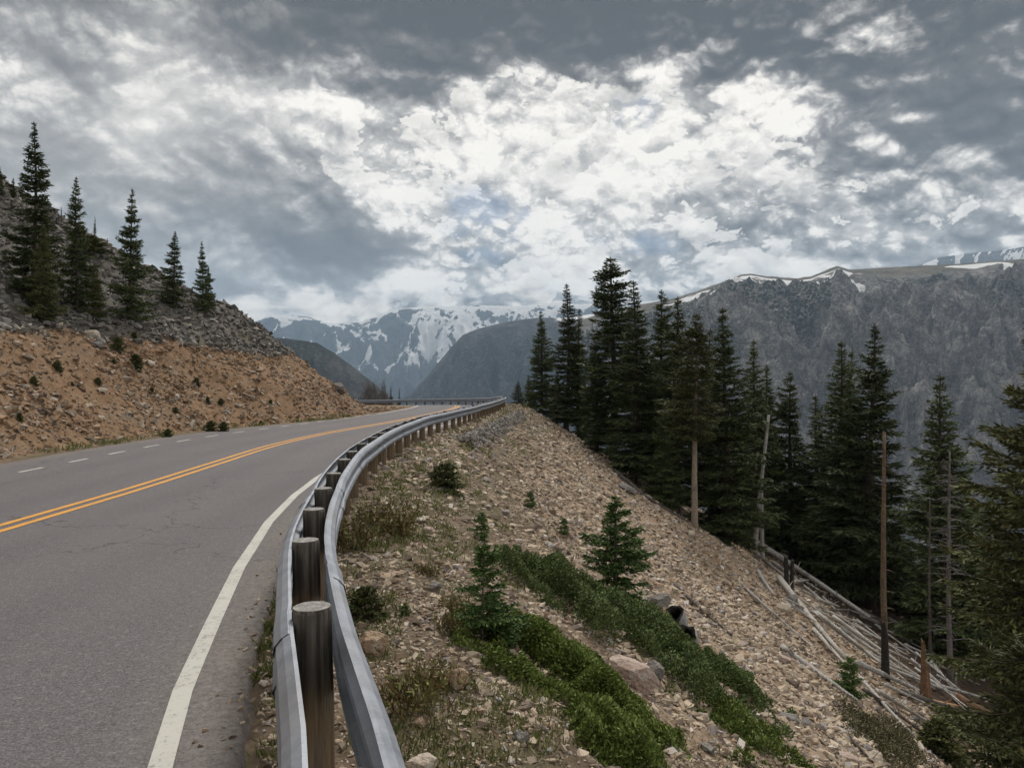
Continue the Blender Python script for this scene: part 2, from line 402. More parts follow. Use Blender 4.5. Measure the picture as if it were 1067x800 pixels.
# ------------------------------------------------------------------ road and its markings
def rail_off(i):   # distance from the centre line to the rail at centre sample i
    d = np.hypot(*(RAIL - CEN[i]).T); return d.min()
roff = np.array([rail_off(i) for i in range(len(CEN))])
rw = np.clip(roff - .38, 2.5, 6.5)          # right edge of the asphalt
for _ in range(8):
    pu, _s = signed(RAIL, RS, CEN[:, 0] + CN[:, 0] * rw, CEN[:, 1] + CN[:, 1] * rw)
    rw = np.clip(rw + .8 * (-.30 - pu), 2.4, 7.5)
NU = 25
us = np.linspace(0, 1, NU); us[1] = .006; us[-2] = .994
U = -left_edge(CS)[:, None] * (1 - us) + rw[:, None] * us
jit = (fbm(CS * 1.7, CS * 0, 3, 5) - .5) * .12
U[:, -1] += jit; U[:, 0] += jit[::-1]
RX = CEN[:, None, 0] + CN[:, None, 0] * U; RY = CEN[:, None, 1] + CN[:, None, 1] * U
RZ = np.broadcast_to(zroad(CS)[:, None], U.shape) + .012
RZ = RZ.copy(); RZ[:, 0] -= .06; RZ[:, -1] -= .06
dust = np.maximum(sstep(.22, .0, rw[:, None] - U), sstep(.35, .0, U + left_edge(CS)[:, None])) * (.35 + .65 * fbm(RX * 3, RY * 3, 3, 71))
road = mesh_np('road', np.c_[RX.ravel(), RY.ravel(), RZ.ravel()], grid_faces(*U.shape), M['road'], None, True, dict(u=np.abs(U), dust=dust))
tag(road, kind='structure')
def line(name, off0, off1, s0, s1, mat, lift=.017):
    s = np.arange(s0, s1, .3) if s1 - s0 > 1 else np.linspace(s0, s1, 4)
    cx = np.interp(s, CS, CEN[:, 0]); cy = np.interp(s, CS, CEN[:, 1]); nx = np.interp(s, CS, CN[:, 0]); ny = np.interp(s, CS, CN[:, 1])
    o0 = off0(s) if callable(off0) else off0; o1 = off1(s) if callable(off1) else off1
    z = zroad(s) + lift
    Vv = np.stack([np.c_[cx + nx * o0, cy + ny * o0, z], np.c_[cx + nx * o1, cy + ny * o1, z]], 1).reshape(-1, 3)
    return tag(mesh_np(name, Vv, grid_faces(len(s), 2)[:, ::-1], mat), kind='structure')
line('yellow_line', -.18, -.07, 2, CS[-1] - 5, M['yellow_paint'])
line('yellow_line', .07, .18, 2, CS[-1] - 5, M['yellow_paint'])
edge_pts = [(-1.05, 1.8), (-1.64, 3.58), (-1.92, 4.48), (-2.23, 5.72), (-2.64, 7.42), (-3.12, 9.83), (-3.47, 12.3), (-3.66, 14.3)]
eu, es = signed(CEN, CS, [p[0] for p in edge_pts], [p[1] for p in edge_pts])
o_ = np.argsort(es); eu = eu[o_]; es = es[o_]
print('edge line offsets', np.round(eu, 2))
def eoff(s): return np.where(s > es[-1], eu[-1] + sstep(es[-1], es[-1] + 14, s) * .25, np.interp(s, es, eu, left=eu[0] + .1))
line('edge_line', lambda s: eoff(s) - .058, lambda s: eoff(s) + .058, 24, CS[-1] - 5, M['white_paint'])
sd = s_at_y(CEN, CS, 2)
while sd < S38 + 4:
    line('edge_dash', -3.41, -3.31, sd, sd + .85, M['white_paint']); sd += 1.93
line('inner_edge_line', -3.2, -3.08, S38 + 4, CS[-1] - 5, M['white_paint'])

# ------------------------------------------------------------------ guardrail
gr = tag(empty('guardrail', (-1.35, 5.07, 0)), 'double sided steel guardrail on wooden posts curving along the road edge', 'guardrail')
def rail_at(s):
    return np.array([np.interp(s, RS, RAIL[:, 0]), np.interp(s, RS, RAIL[:, 1])]), np.array([np.interp(s, RS, RN[:, 0]), np.interp(s, RS, RN[:, 1])])
PROF = [(.004, .722), (.020, .724), (.050, .705), (.078, .672), (.083, .640), (.070, .612), (.012, .578), (.008, .562), (.012, .546), (.070, .512), (.083, .484), (.078, .452), (.050, .419), (.020, .400), (.004, .402)]
PROF = np.array(PROF)
tn = np.gradient(PROF, axis=0); tn /= np.linalg.norm(tn, axis=1)[:, None]
INNER = PROF - np.c_[-tn[:, 1], tn[:, 0]] * .005
LOOP = np.vstack([PROF, INNER[::-1]])
def local(v): return np.asarray(v, float) - np.array([-1.35, 5.07, 0])
def beam(s0, s1, side, bump_):
    s = np.arange(s0, s1 + .16, .16)
    rows = []
    for k, sv in enumerate(s):
        c, nrm = rail_at(sv); o = .098 + bump_ * (k < 3)
        zz = float(zrail(np.array([sv]))[0]) + .006 * math.sin(sv * .9) + (.004 if side > 0 else 0)
        wob = .006 * math.sin(sv * 1.37 + side)
        rows.append(np.c_[c[0] + side * nrm[0] * (o + wob + LOOP[:, 0]), c[1] + side * nrm[1] * (o + wob + LOOP[:, 0]), LOOP[:, 1] + zz])
    V = np.array(rows); n, m = V.shape[:2]
    Q = grid_faces(n, m, True)
    return local(V.reshape(-1, 3)), Q
sr0 = float(np.interp(-4, RAIL[:60, 1], RS[:60])); srE = RS[-1] - 60
k = 0; s = sr0
while s < srE:
    for side in (-1, 1):
        V, Q = beam(s + (.9 if side > 0 else 0), s + (.9 if side > 0 else 0) + 3.81 + .3, side, .0075)
        o = mesh_np('rail', V, Q, M['galv'], gr, True); o.data.set_sharp_from_angle(angle=R(17))
        sq = s + (.9 if side > 0 else 0)
        if RAIL[np.argmax(RS > sq)][1] < 24:
            for ds in (.06, .24):
                c, nrm = rail_at(sq + ds)
                for dz, oo in ((.655, .187), (.47, .187)):
                    mb = MB()
                    p = np.array([c[0] + side * nrm[0] * oo, c[1] + side * nrm[1] * oo, dz]); q = p - np.array([side * nrm[0], side * nrm[1], 0]) * .02
                    mb.tube(local(np.array([p, q])), [.010, .013], 6)
                    mb.obj('splice_bolt', M['bolt'], o)
    s += 3.81
post_s = [float(np.interp(y, RAIL[:int(len(RAIL) * .4), 1], RS[:int(len(RAIL) * .4)])) for y in (-1.4, .35, 1.95, 3.5, 5.07, 6.4, 7.72, 9.07)]
while post_s[-1] < srE - 1: post_s.append(post_s[-1] + 1.52)
for i, sv in enumerate(post_s):
    c, nrm = rail_at(sv); z0 = float(zrail(np.array([sv]))[0])
    seg = 20 if c[1] < 15 else 10
    top_ = .785 if i < 5 else .745
    zs = np.array([-.6, -.1, .1, .3, .5, .66, top_ - .02, top_ - .002, top_]); rad = np.array([.094, .093, .092, .091, .09, .0895, .089, .084, .05])
    lean = (random.uniform(-.02, .02), random.uniform(-.02, .02)); hz_ = random.uniform(-.02, .015) if i > 3 else 0
    mb = MB(); zz = zs + hz_ * (zs > .3)
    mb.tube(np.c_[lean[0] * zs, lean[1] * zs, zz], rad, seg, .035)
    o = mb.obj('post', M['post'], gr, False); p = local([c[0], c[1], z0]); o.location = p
    if c[1] < 24:
        for sd_ in (-1, 1):
            b = MB()
            q = np.array([sd_ * nrm[0], sd_ * nrm[1], 0])
            b.tube(np.array([q * .106 + [0, 0, .562], q * .125 + [0, 0, .562]]), [.020, .015], 7)
            b.obj('post_bolt', M['bolt'], o)

# ------------------------------------------------------------------ rocks
def hull(seed, flat=.7, npt=8):
    r = random.Random(seed); bm = bmesh.new(); el = r.uniform(.55, .95)
    for i in range(npt):       # a few corners of a crooked slab, so the stone has real edges
        sx, sy, sz = ((i & 1) * 2 - 1), (((i >> 1) & 1) * 2 - 1), (((i >> 2) & 1) * 2 - 1)
        bm.verts.new((sx * r.uniform(.25, 1.15), sy * el * r.uniform(.25, 1.15), sz * flat * r.uniform(.3, 1.1)))
    res = bmesh.ops.convex_hull(bm, input=bm.verts[:])
    bmesh.ops.delete(bm, geom=[g for g in res['geom_interior'] if isinstance(g, bmesh.types.BMVert)], context='VERTS')
    bmesh.ops.triangulate(bm, faces=bm.faces[:])
    bm.verts.index_update()
    V = np.array([v.co[:] for v in bm.verts]); T = np.array([[v.index for v in f.verts] for f in bm.faces]); bm.free()
    return V, T
HULLS = [hull(i, .28 + .42 * ((i * 7) % 10) / 10, 8 + i % 4) for i in range(20)]
def rot_rand(n, tilt=.6):
    a = RNG.random(n) * 2 * np.pi; ax = RNG.normal(0, tilt, n); ay = RNG.normal(0, tilt, n)
    ca, sa = np.cos(a), np.sin(a); z0 = np.zeros(n); o1 = np.ones(n)
    Rz = np.stack([np.stack([ca, -sa, z0], -1), np.stack([sa, ca, z0], -1), np.stack([z0, z0, o1], -1)], -2)
    c, s_ = np.cos(ax), np.sin(ax); Rx = np.stack([np.stack([o1, z0, z0], -1), np.stack([z0, c, -s_], -1), np.stack([z0, s_, c], -1)], -2)
    c, s_ = np.cos(ay), np.sin(ay); Ry = np.stack([np.stack([c, z0, s_], -1), np.stack([z0, o1, z0], -1), np.stack([-s_, z0, c], -1)], -2)
    return Ry @ Rx @ Rz
def rubble(name, P, rad, mat, sink=.25, tilt=.5):
    n = len(P); which = RNG.integers(0, len(HULLS), n); Rm = rot_rand(n, tilt); Vs = []; Ts = []; base = 0
    sc = rad[:, None] * RNG.uniform(.75, 1.3, (n, 3))
    for h in range(len(HULLS)):
        idx = np.where(which == h)[0]
        if not len(idx): continue
        V, T = HULLS[h]
        W = np.einsum('nij,nvj->nvi', Rm[idx], V[None] * sc[idx][:, None]) + P[idx][:, None]
        W[..., 2] += (rad[idx] * (.35 - sink))[:, None]
        Vs.append(W.reshape(-1, 3)); Ts.append((T[None] + (np.arange(len(idx)) * len(V))[:, None, None] + base).reshape(-1, 3)); base += len(idx) * len(V)
    o = mesh_np(name, np.vstack(Vs), np.vstack(Ts), mat)
    return tag(o, kind='stuff')
def polar(n, r0, r1, a0, a1):
    r = np.exp(RNG.uniform(math.log(r0), math.log(r1), n)); a = np.radians(RNG.uniform(a0, a1, n))
    return r * np.sin(a), r * np.cos(a), r
def pareto(n, k=2.6): return (1 - RNG.random(n)) ** (-1 / k)
# fill slope on the right
x, y, r = polar(135000, 1.6, 75, -20, 44)
z, uc, ss, ur, vv, ww = height(x, y, True, True)
patch = fbm(x * .55, y * .55, 3, 77)
keep = (ur > -.28) & (RNG.random(len(x)) < np.where(ww < 2.2, .30 + .45 * (patch > .52), .62 + .38 * (patch > .42)) * (1 - .97 * sstep(WF - .5, WF + 2, ww + (patch - .5) * 5)))
x, y, z, r = x[keep], y[keep], z[keep], r[keep]
rad = np.clip(r * .0026 * pareto(len(x), 2.5) * .84, .006, np.minimum(.13, .016 + .0075 * r)) * np.where(ww[keep] < 2.5, .8, .9)
rubble('scree_rubble', np.c_[x, y, z], rad, M['scree'], .2, .35)
# cut bank on the left
x, y, r = polar(90000, 13, 58, -40, -7)
z, uc, ss, ur, vv, ww = height(x, y, True, True)
cr = 4.6 + (fbm(x * .5, y * .5, 3, 61) - .5) * 1.6; patch = fbm(x * .6, y * .6, 3, 78)
inb = (ur < 0) & (vv > .05) & (vv < cr) & (RNG.random(len(x)) < .26 + .55 * sstep(.45, .62, patch))
rubble('bank_rubble', np.c_[x, y, z][inb], np.clip(r[inb] * .0013 * pareto(inb.sum(), 2.4), .015, .14), M['bank_rock'], .2, .5)
x, y, r = polar(80000, 18, 70, -42, -9)
z, uc, ss, ur, vv, ww = height(x, y, True, True)
cr = 4.6 + (fbm(x * .5, y * .5, 3, 61) - .5) * 1.6
inb = (ur < 0) & (vv >= cr - .2) & (y < 62) & (RNG.random(len(x)) < .4 + .6 * (fbm(x * .3, y * .3, 3, 79) > .45))
rubble('talus_rubble', np.c_[x, y, z][inb], np.clip(r[inb] * .0017 * pareto(inb.sum(), 2.6), .03, .22), M['talus'], .1, .6)
# loose gravel thrown on the road shoulder
sv = RNG.uniform(20, 90, 1700); si = np.searchsorted(CS, sv).clip(0, len(CS) - 1)
uo = rw[si] - .02 + RNG.normal(0, .085, len(sv)); x = CEN[si, 0] + CN[si, 0] * uo; y = CEN[si, 1] + CN[si, 1] * uo + RNG.normal(0, .3, len(sv))
rubble('shoulder_gravel', np.c_[x, y, zroad(sv) + .012], RNG.uniform(.006, .022, len(sv)), M['scree'], .1, .7)

def boulder(label, px, py, w, hgt, mat, group=None, seed=0, depth=None, sink=.3, rz=None):
    """a faceted boulder whose foot is at that place of the slope; w, hgt in photo pixels"""
    x, y, z = ray(px, py)
    k = y / F; rx = w * k / 2; rh = hgt * k / 2
    r = random.Random(seed * 13 + 5); bm = bmesh.new()
    bmesh.ops.create_icosphere(bm, subdivisions=5, radius=1.25)
    P = np.array([v.co[:] for v in bm.verts])
    for i in range(22):
        nv = np.array([r.gauss(0, 1), r.gauss(0, 1), r.gauss(0, .8)]); nv /= np.linalg.norm(nv)
        if i == 0: nv = np.array([-.15, -.45, .88])
        if i == 1: nv = np.array([.75, -.64, .15])
        nv /= np.linalg.norm(nv); dq = P @ nv - r.uniform(.62, .95); dq = np.clip(dq, 0, None); P = P - dq[:, None] * nv
    ns = fbm(P[:, 0] * 2.2 + seed, P[:, 1] * 2.2 + P[:, 2] * 1.7, 4, 3) - .5
    n2 = ridged(P[:, 0] * 5 + seed, P[:, 1] * 5 + P[:, 2] * 4, 3, 8) - .6
    P = P * (1 + .20 * ns[:, None] + .07 * n2[:, None]) * [rx * 1.05, rx * .9, rh * 1.02]
    for v, q in zip(bm.verts, P): v.co = q
    me = bpy.data.meshes.new('boulder'); bm.to_mesh(me); bm.free()
    o = bpy.data.objects.new('boulder', me); col.objects.link(o); me.materials.append(M[mat])
    o.location = (x, y, z + rh * (1 - sink) - .02); o.rotation_euler = (r.uniform(-.2, .2), r.uniform(.1, .45), r.uniform(-.6, .6) if rz is None else rz)
    return tag(o, label, 'boulder', group)
B = [("big pinkish white boulder with flat sloping face between the two low shrub mats", 658, 712, 54, 36, 'boulder_pink'),
     ("dark grey boulder tucked against the right side of the big pinkish boulder", 681, 708, 18, 24, 'boulder_grey'),
     ("reddish tan angular boulder just outside the guardrail near the nearest post", 389, 680, 40, 30, 'boulder_tan'),
     ("small orange tan rock standing below the young fir with a bare lower stem", 477, 718, 22, 26, 'boulder_tan'),
     ("flat rust brown rock among reddish weeds beside the nearest stretch of guardrail", 437, 757, 16, 15, 'boulder_tan'),
     ("flat grey tan rock on gravel at the left of the bright green mat", 543, 772, 20, 18, 'boulder_grey'),
     ("pale tan rock cut off at the bottom photo edge beside the guardrail", 441, 802, 34, 22, 'boulder_white'),
     ("reddish rock on the dirt shoulder outside the guardrail's tight curve", 446, 555, 15, 10, 'boulder_pink'),
     ("pale grey rock lying near the reddish weeds by the nearest guardrail post", 452, 612, 14, 9, 'boulder_grey'),
     ("pale square rock leaning against the hollow burnt log", 694, 642, 14, 12, 'boulder_tan'),
     ("long light grey slab half buried left of the hollow burnt log", 684, 638, 26, 24, 'boulder_grey'),
     ("white boulder among the fallen logs below the splintered orange stump", 991, 762, 17, 22, 'boulder_white'),
     ("large flat slab at the top of the scree beneath the dark spruces", 653, 511, 24, 8, 'boulder_grey'),
     ("small pale slab at the forest edge below the bare trunked spruce", 720, 560, 10, 8, 'boulder_white'),
     ("pale boulder at the upper end of the fallen logs", 818, 640, 15, 12, 'boulder_white'),
     ("brown grey boulder beside the upper fallen logs below the twin stumps", 826, 630, 12, 12, 'boulder_grey'),
     ("flat grey slab beside the lower tip of the juniper mat", 822, 752, 26, 12, 'boulder_grey'),
     ("bluish grey rock on the scree right of the juniper mat", 840, 757, 14, 12, 'boulder_grey'),
     ("white boulder at the bottom photo edge of the scree", 912, 797, 22, 18, 'boulder_white'),
     ("tan boulder at the bottom photo edge left of the white one", 885, 795, 26, 14, 'boulder_pink'),
     ("white speckled rock below the big pinkish boulder beside the juniper mat", 733, 752, 13, 14, 'boulder_white'),
     ("dark flat rock below the white speckled rock", 737, 783, 18, 10, 'boulder_grey'),
     ("pale rock in the bare gap below the sapling with a bare stem", 556, 612, 12, 9, 'boulder_white'),
     ("reddish rock between the young firs on the gravel gap", 577, 632, 14, 9, 'boulder_tan'),
     ("pale rock lying above the upper end of the upper shrub mat", 556, 655, 10, 8, 'boulder_white'),
     ("flat tan slab on the scree beyond the small fir", 600, 600, 18, 8, 'boulder_tan'),
     ("broad pale slab lying on the lower scree above the largest lone log", 817, 690, 20, 10, 'boulder_pink'),
     ("grey slab standing up at the top of the cut bank below the left trees", 204 / 2, 540 / 2 + 92, 15, 8, 'boulder_grey'),
     ("pale slab high on the ochre bank under the second spruce pair", 96, 352, 20, 9, 'boulder_white'),
     ("pale slab high on the ochre bank beside the leaning pale slab", 104, 361, 16, 9, 'boulder_grey'),
     ("flat pale rock in the middle of the ochre bank", 156, 382, 14, 7, 'boulder_white'),
     ("pale rock near the round dark bush on the ochre bank", 106, 409, 12, 7, 'boulder_white'),
     ("small white rock low on the ochre bank near the road", 150, 425, 9, 6, 'boulder_white'),
     ("grey boulder at the foot of the tallest lone spruce on the left bank crest", 146, 341, 11, 9, 'boulder_grey'),
     ("dark boulder on the skyline above the end of the ochre bank", 268, 325, 14, 9, 'boulder_grey'),
     ("dark jutting boulder on the skyline near the tip of the grey talus", 285, 334, 12, 9, 'boulder_grey'),
     ("dark outcrop low on the nose of the ochre bank", 352, 408, 14, 12, 'boulder_grey'),
     ("rounded dark boulder on the middle of the bank's nose", 322, 378, 12, 8, 'boulder_grey')]
for i, b in enumerate(B): boulder(*b, seed=i + 1)
# ridge of grey crushed stone along the shoulder
a = ray(486, 464); b = ray(543, 434)
n = 2600; t = RNG.random(n); ax = np.array(a); bx = np.array(b)
px_ = ax[0] + (bx[0] - ax[0]) * t + RNG.normal(0, .17, n); py_ = ax[1] + (bx[1] - ax[1]) * t + RNG.normal(0, .2, n)
lat = np.abs((px_ - (ax[0] + (bx[0] - ax[0]) * t)))
pz_ = height(px_, py_) + np.clip(.32 - lat * .8, 0, .32) * RNG.random(n) ** .5
gm = rubble('gravel_ridge', np.c_[px_, py_, pz_], RNG.uniform(.04, .085, n), M['grey_chip'], .2, .7)
gm['kind'] = 'thing'; tag(gm, 'long low ridge of grey crushed stone at the shoulder above the scree', 'gravel ridge')

# ------------------------------------------------------------------ vegetation
def blades(b, d, l, w):
    """diamond leaf faces: base, direction, length, width"""
    d = d / (np.linalg.norm(d, axis=1)[:, None] + 1e-9)
    r = RNG.normal(size=d.shape); s_ = np.cross(d, r); s_ /= np.linalg.norm(s_, axis=1)[:, None] + 1e-9
    l = l[:, None]; w = w[:, None]
    V = np.stack([b, b + d * l * .4 + s_ * w * .5, b + d * l, b + d * l * .4 - s_ * w * .5], 1).reshape(-1, 3)
    Q = np.arange(len(b) * 4).reshape(-1, 4)
    return V, Q
def spruce(seed, h, Rm, cs=.06, nw=44, bl=.26, gap=.14, power=.8, bare_trunk=False, asym=0., trunk_r=None, lean=0., wr=.24):
    global RNG
    RNG = np.random.default_rng(seed); r = random.Random(seed)
    bs, ds, ls, ws = [], [], [], []
    stem = MB(); bl0 = bl
    tr = trunk_r or h * .013
    zz = np.linspace(-.04 * h, h * .995, 14); cx = lean * h * (zz / h) ** 2 + .006 * h * np.sin(zz / h * 5 + seed); cy = .006 * h * np.cos(zz / h * 4 + seed * 2)
    stem.tube(np.c_[cx, cy, zz], tr * np.clip(1.1 - zz / h, .03, 2) * np.where(zz < .03 * h, 1.35, 1), 9, .12)
    for i in range(nw):
        t = (i + r.random()) / nw
        z = h * (cs + (1 - cs) * t ** .92)
        prof = ((1 - t) ** power) * .97 + .012
        if t < .12: prof *= .7 + 2.5 * t
        wave = 1 + .13 * math.sin(t * 13 + seed) + .1 * math.sin(t * 37 + 2 * seed)
        L0 = Rm * prof * wave
        nb = r.randint(5, 7) if t < .8 else 5
        ph0 = r.random() * 6.28
        ox = np.interp(z, zz, cx); oy = np.interp(z, zz, cy)
        for k in range(nb):
            ph = ph0 + k * 6.283 / nb + r.gauss(0, .35)
            z = h * min(.972 + .012 * r.random(), max(cs, cs + (1 - cs) * t ** .92 + r.uniform(-.75, .75 - .6 * t) / nw))
            bl = bl0 * min(1., .34 + L0 / (.07 * h))
            L = L0 * r.uniform(.55, 1.22) * (1 + asym * math.cos(ph - 1.0 + seed))
            if r.random() < gap: L *= r.uniform(.25, .55)
            L = max(L, .004 * h)
            el = -.34 + 1.05 * t ** 1.2 + r.gauss(0, .13); curl = .34 * (1 - t) + .05
            dirh = np.array([math.cos(ph), math.sin(ph)]); perp = np.array([-dirh[1], dirh[0]])
            n = max(3, int(L / (bl * .42)))
            s_ = (np.arange(n) + .5 + RNG.uniform(-.3, .3, n)) / n
            s_ = np.clip(.12 + .88 * s_, 0, 1)
            pos = np.c_[ox + dirh[0] * L * s_ * math.cos(el), oy + dirh[1] * L * s_ * math.cos(el), z + L * (math.sin(el) * s_ + curl * (s_ ** 2 - .55 * s_))]
            if L > .03 * h:
                q = np.array([0, .5, 1]); stem.tube(np.c_[ox + dirh[0] * L * q * math.cos(el), oy + dirh[1] * L * q * math.cos(el), z + L * (math.sin(el) * q + curl * (q ** 2 - .55 * q))], [tr * .17, tr * .1, tr * .03], 4, 0, False)
            fw = np.array([dirh[0] * math.cos(el), dirh[1] * math.cos(el), math.sin(el) + curl * .5])
            bs.append(pos); ds.append(np.tile(fw, (n, 1)) + RNG.normal(0, .25, (n, 3))); ls.append(np.full(n, bl) * RNG.uniform(.7, 1.2, n)); ws.append(np.full(n, bl * wr * 1.2))
            for sgn in (-1, 1):
                tl = (L * .42 * (1 - s_) + bl * .75) * RNG.uniform(.6, 1.15, n)
                dd = fw[None] * .75 + sgn * np.r_[perp, 0][None] * RNG.uniform(.5, 1., n)[:, None]
                dd[:, 2] -= RNG.uniform(.02, .32, n); dd /= np.linalg.norm(dd, axis=1)[:, None]
                m = int(max(1, math.ceil(tl.max() / (bl * .6))))
                for j in range(m):
                    ok = tl > j * bl * .6 - 1e-6
                    if not ok.any(): break
                    bb = pos[ok] + dd[ok] * (j * bl * .6); bb[:, 2] -= .10 * (j * bl * .6) * RNG.random(ok.sum())
                    for _ in range(2):
                        bs.append(bb + RNG.normal(0, bl * .06, bb.shape)); d2 = dd[ok] + RNG.normal(0, .38, bb.shape); d2[:, 2] -= .05; ds.append(d2)
                        ls.append(bl * RNG.uniform(.6, 1.1, len(bb))); ws.append(bl * wr * RNG.uniform(.7, 1.3, len(bb)))
    # leader
    n = 16; bl = bl0 * .45; zt = np.linspace(.94 * h, h - bl * .8, n); bs.append(np.c_[np.interp(zt, zz, cx), np.interp(zt, zz, cy), zt]); ds.append(np.c_[RNG.normal(0, .42, n), RNG.normal(0, .42, n), np.ones(n)]); ls.append(np.full(n, bl)); ws.append(np.full(n, bl * wr))
    V, Q = blades(np.vstack(bs), np.vstack(ds), np.concatenate(ls), np.concatenate(ws))
    return stem, V, Q
def tree_kind(seed, needle='needle', bark='bark', **kw):
    stem, V, Q = spruce(seed, **kw)
    root = empty('spruce_tree', (0, 0, -900))
    stem.obj('trunk', M[bark], root, True)
    mesh_np('crown', V, Q, M[needle], root)
    root['h'] = kw['h']
    return root
K = dict(
    full=tree_kind(1, h=12, Rm=1.95, cs=.03, nw=50, bl=.24, gap=.16, power=.95),
    spire=tree_kind(2, h=12, Rm=1.45, cs=.05, nw=52, bl=.22, gap=.2, power=.85),
    ragged=tree_kind(3, h=12, Rm=1.7, cs=.10, nw=42, bl=.23, gap=.32, power=.8, asym=.25),
    club=tree_kind(4, h=12, Rm=1.3, cs=.16, nw=44, bl=.24, gap=.25, power=.5, asym=.2),
    wide=tree_kind(5, h=12, Rm=2.5, cs=.03, nw=44, bl=.27, gap=.14, power=.95),
    full_b=tree_kind(6, h=12, Rm=1.85, cs=.07, nw=46, bl=.24, gap=.22, power=.88, asym=.22),
    thin=tree_kind(8, h=12, Rm=1.05, cs=.08, nw=44, bl=.2, gap=.32, power=.8, asym=.25),
    open=tree_kind(9, h=7, Rm=1.5, cs=.02, nw=34, bl=.17, gap=.18, power=1.15, wr=.27),
    open_b=tree_kind(10, h=7, Rm=1.3, cs=.03, nw=34, bl=.17, gap=.26, power=1.05, asym=.22, wr=.27),
    spike=tree_kind(11, h=7, Rm=1.0, cs=.03, nw=40, bl=.15, gap=.2, power=.95, asym=.1, wr=.28),
    bare_low=tree_kind(12, 'needle_olive', 'pale_bark', h=12, Rm=1.35, cs=.42, nw=32, bl=.23, gap=.25, power=.6, asym=.2, trunk_r=.135),
    olive=tree_kind(13, 'needle_olive', h=12, Rm=2.3, cs=.05, nw=46, bl=.2, gap=.2, power=.85, asym=.15),
    olive_small=tree_kind(14, 'needle_olive', h=7, Rm=1.7, cs=.01, nw=34, bl=.18, gap=.14, power=1.05),
)
used = set()
def tree(kind, label, px, d, ptop, wide=1., group=None, base=None, name='spruce_tree', cat='tree', rz=None):
    if base is not None: x, y, z = ray(*base)
    else: x, y, z = at(px, d)
    src = K[kind]
    o = src if kind not in used else copy_thing(src)
    used.add(kind)
    hgt = zpix(ptop, y) - z
    s_ = hgt / src['h']; 
    o.location = (x, y, z - .05); o.scale = (s_ * wide, s_ * wide, s_); o.rotation_euler.z = rz if rz is not None else random.random() * 6.28
    o.name = name
    tag(o, label, cat, group)
    return o
GL, GR_ = 'spruces on the left bank crest', 'spruces on the right slope'
# left crest
tree('spike', 'tallest spruce on the left bank, its narrow spire highest in the sky', 0, 0, 125, 1.15, GL, (36, 322))
tree('olive_small', 'bushy yellowish spruce with wide skirt in front of the tallest left spruce', 0, 0, 232, .98, GL, (46, 337))
tree('open_b', 'second tall narrow spruce from the left on the bank crest', 0, 0, 182, .95, GL, (80, 326))
tree('olive_small', 'low bushy spruce at the foot of the second tall left spruce', 0, 0, 272, .98, GL, (99, 335))
tree('open', 'full lone spruce with spreading skirt in the middle of the left crest', 0, 0, 195, .98, GL, (137, 337))
tree('open_b', 'medium spruce right of the full lone spruce on the left crest', 0, 0, 239, 1.25, GL, (182, 323))
tree('open', 'last spruce of the left crest, nearest the sky gap', 0, 0, 250, .95, GL, (211, 326))
tree('spike', 'short spruce growing against the last spruce of the left crest', 0, 0, 276, 1.15, GL, (217, 325))
tree('spike', 'spruce cut by the left photo edge high on the talus', 0, 0, 172, 1.25, GL, (0, 207))
tree('open_b', 'small dark spruce on the talus skyline left of the tallest spruce', 0, 0, 184, 1.3, GL, (14, 210))
tree('spike', 'small spruce showing behind the tallest left spruce', 0, 0, 190, 1.2, GL, (23, 212))
tree('thin', 'thin crooked little spruce alone on the talus skyline', 0, 0, 224, .9, GL, (99, 252))
tree('spike', 'tiny spruce on the skyline left of the second tall spruce', 0, 0, 225, 1.2, GL, (59, 240))
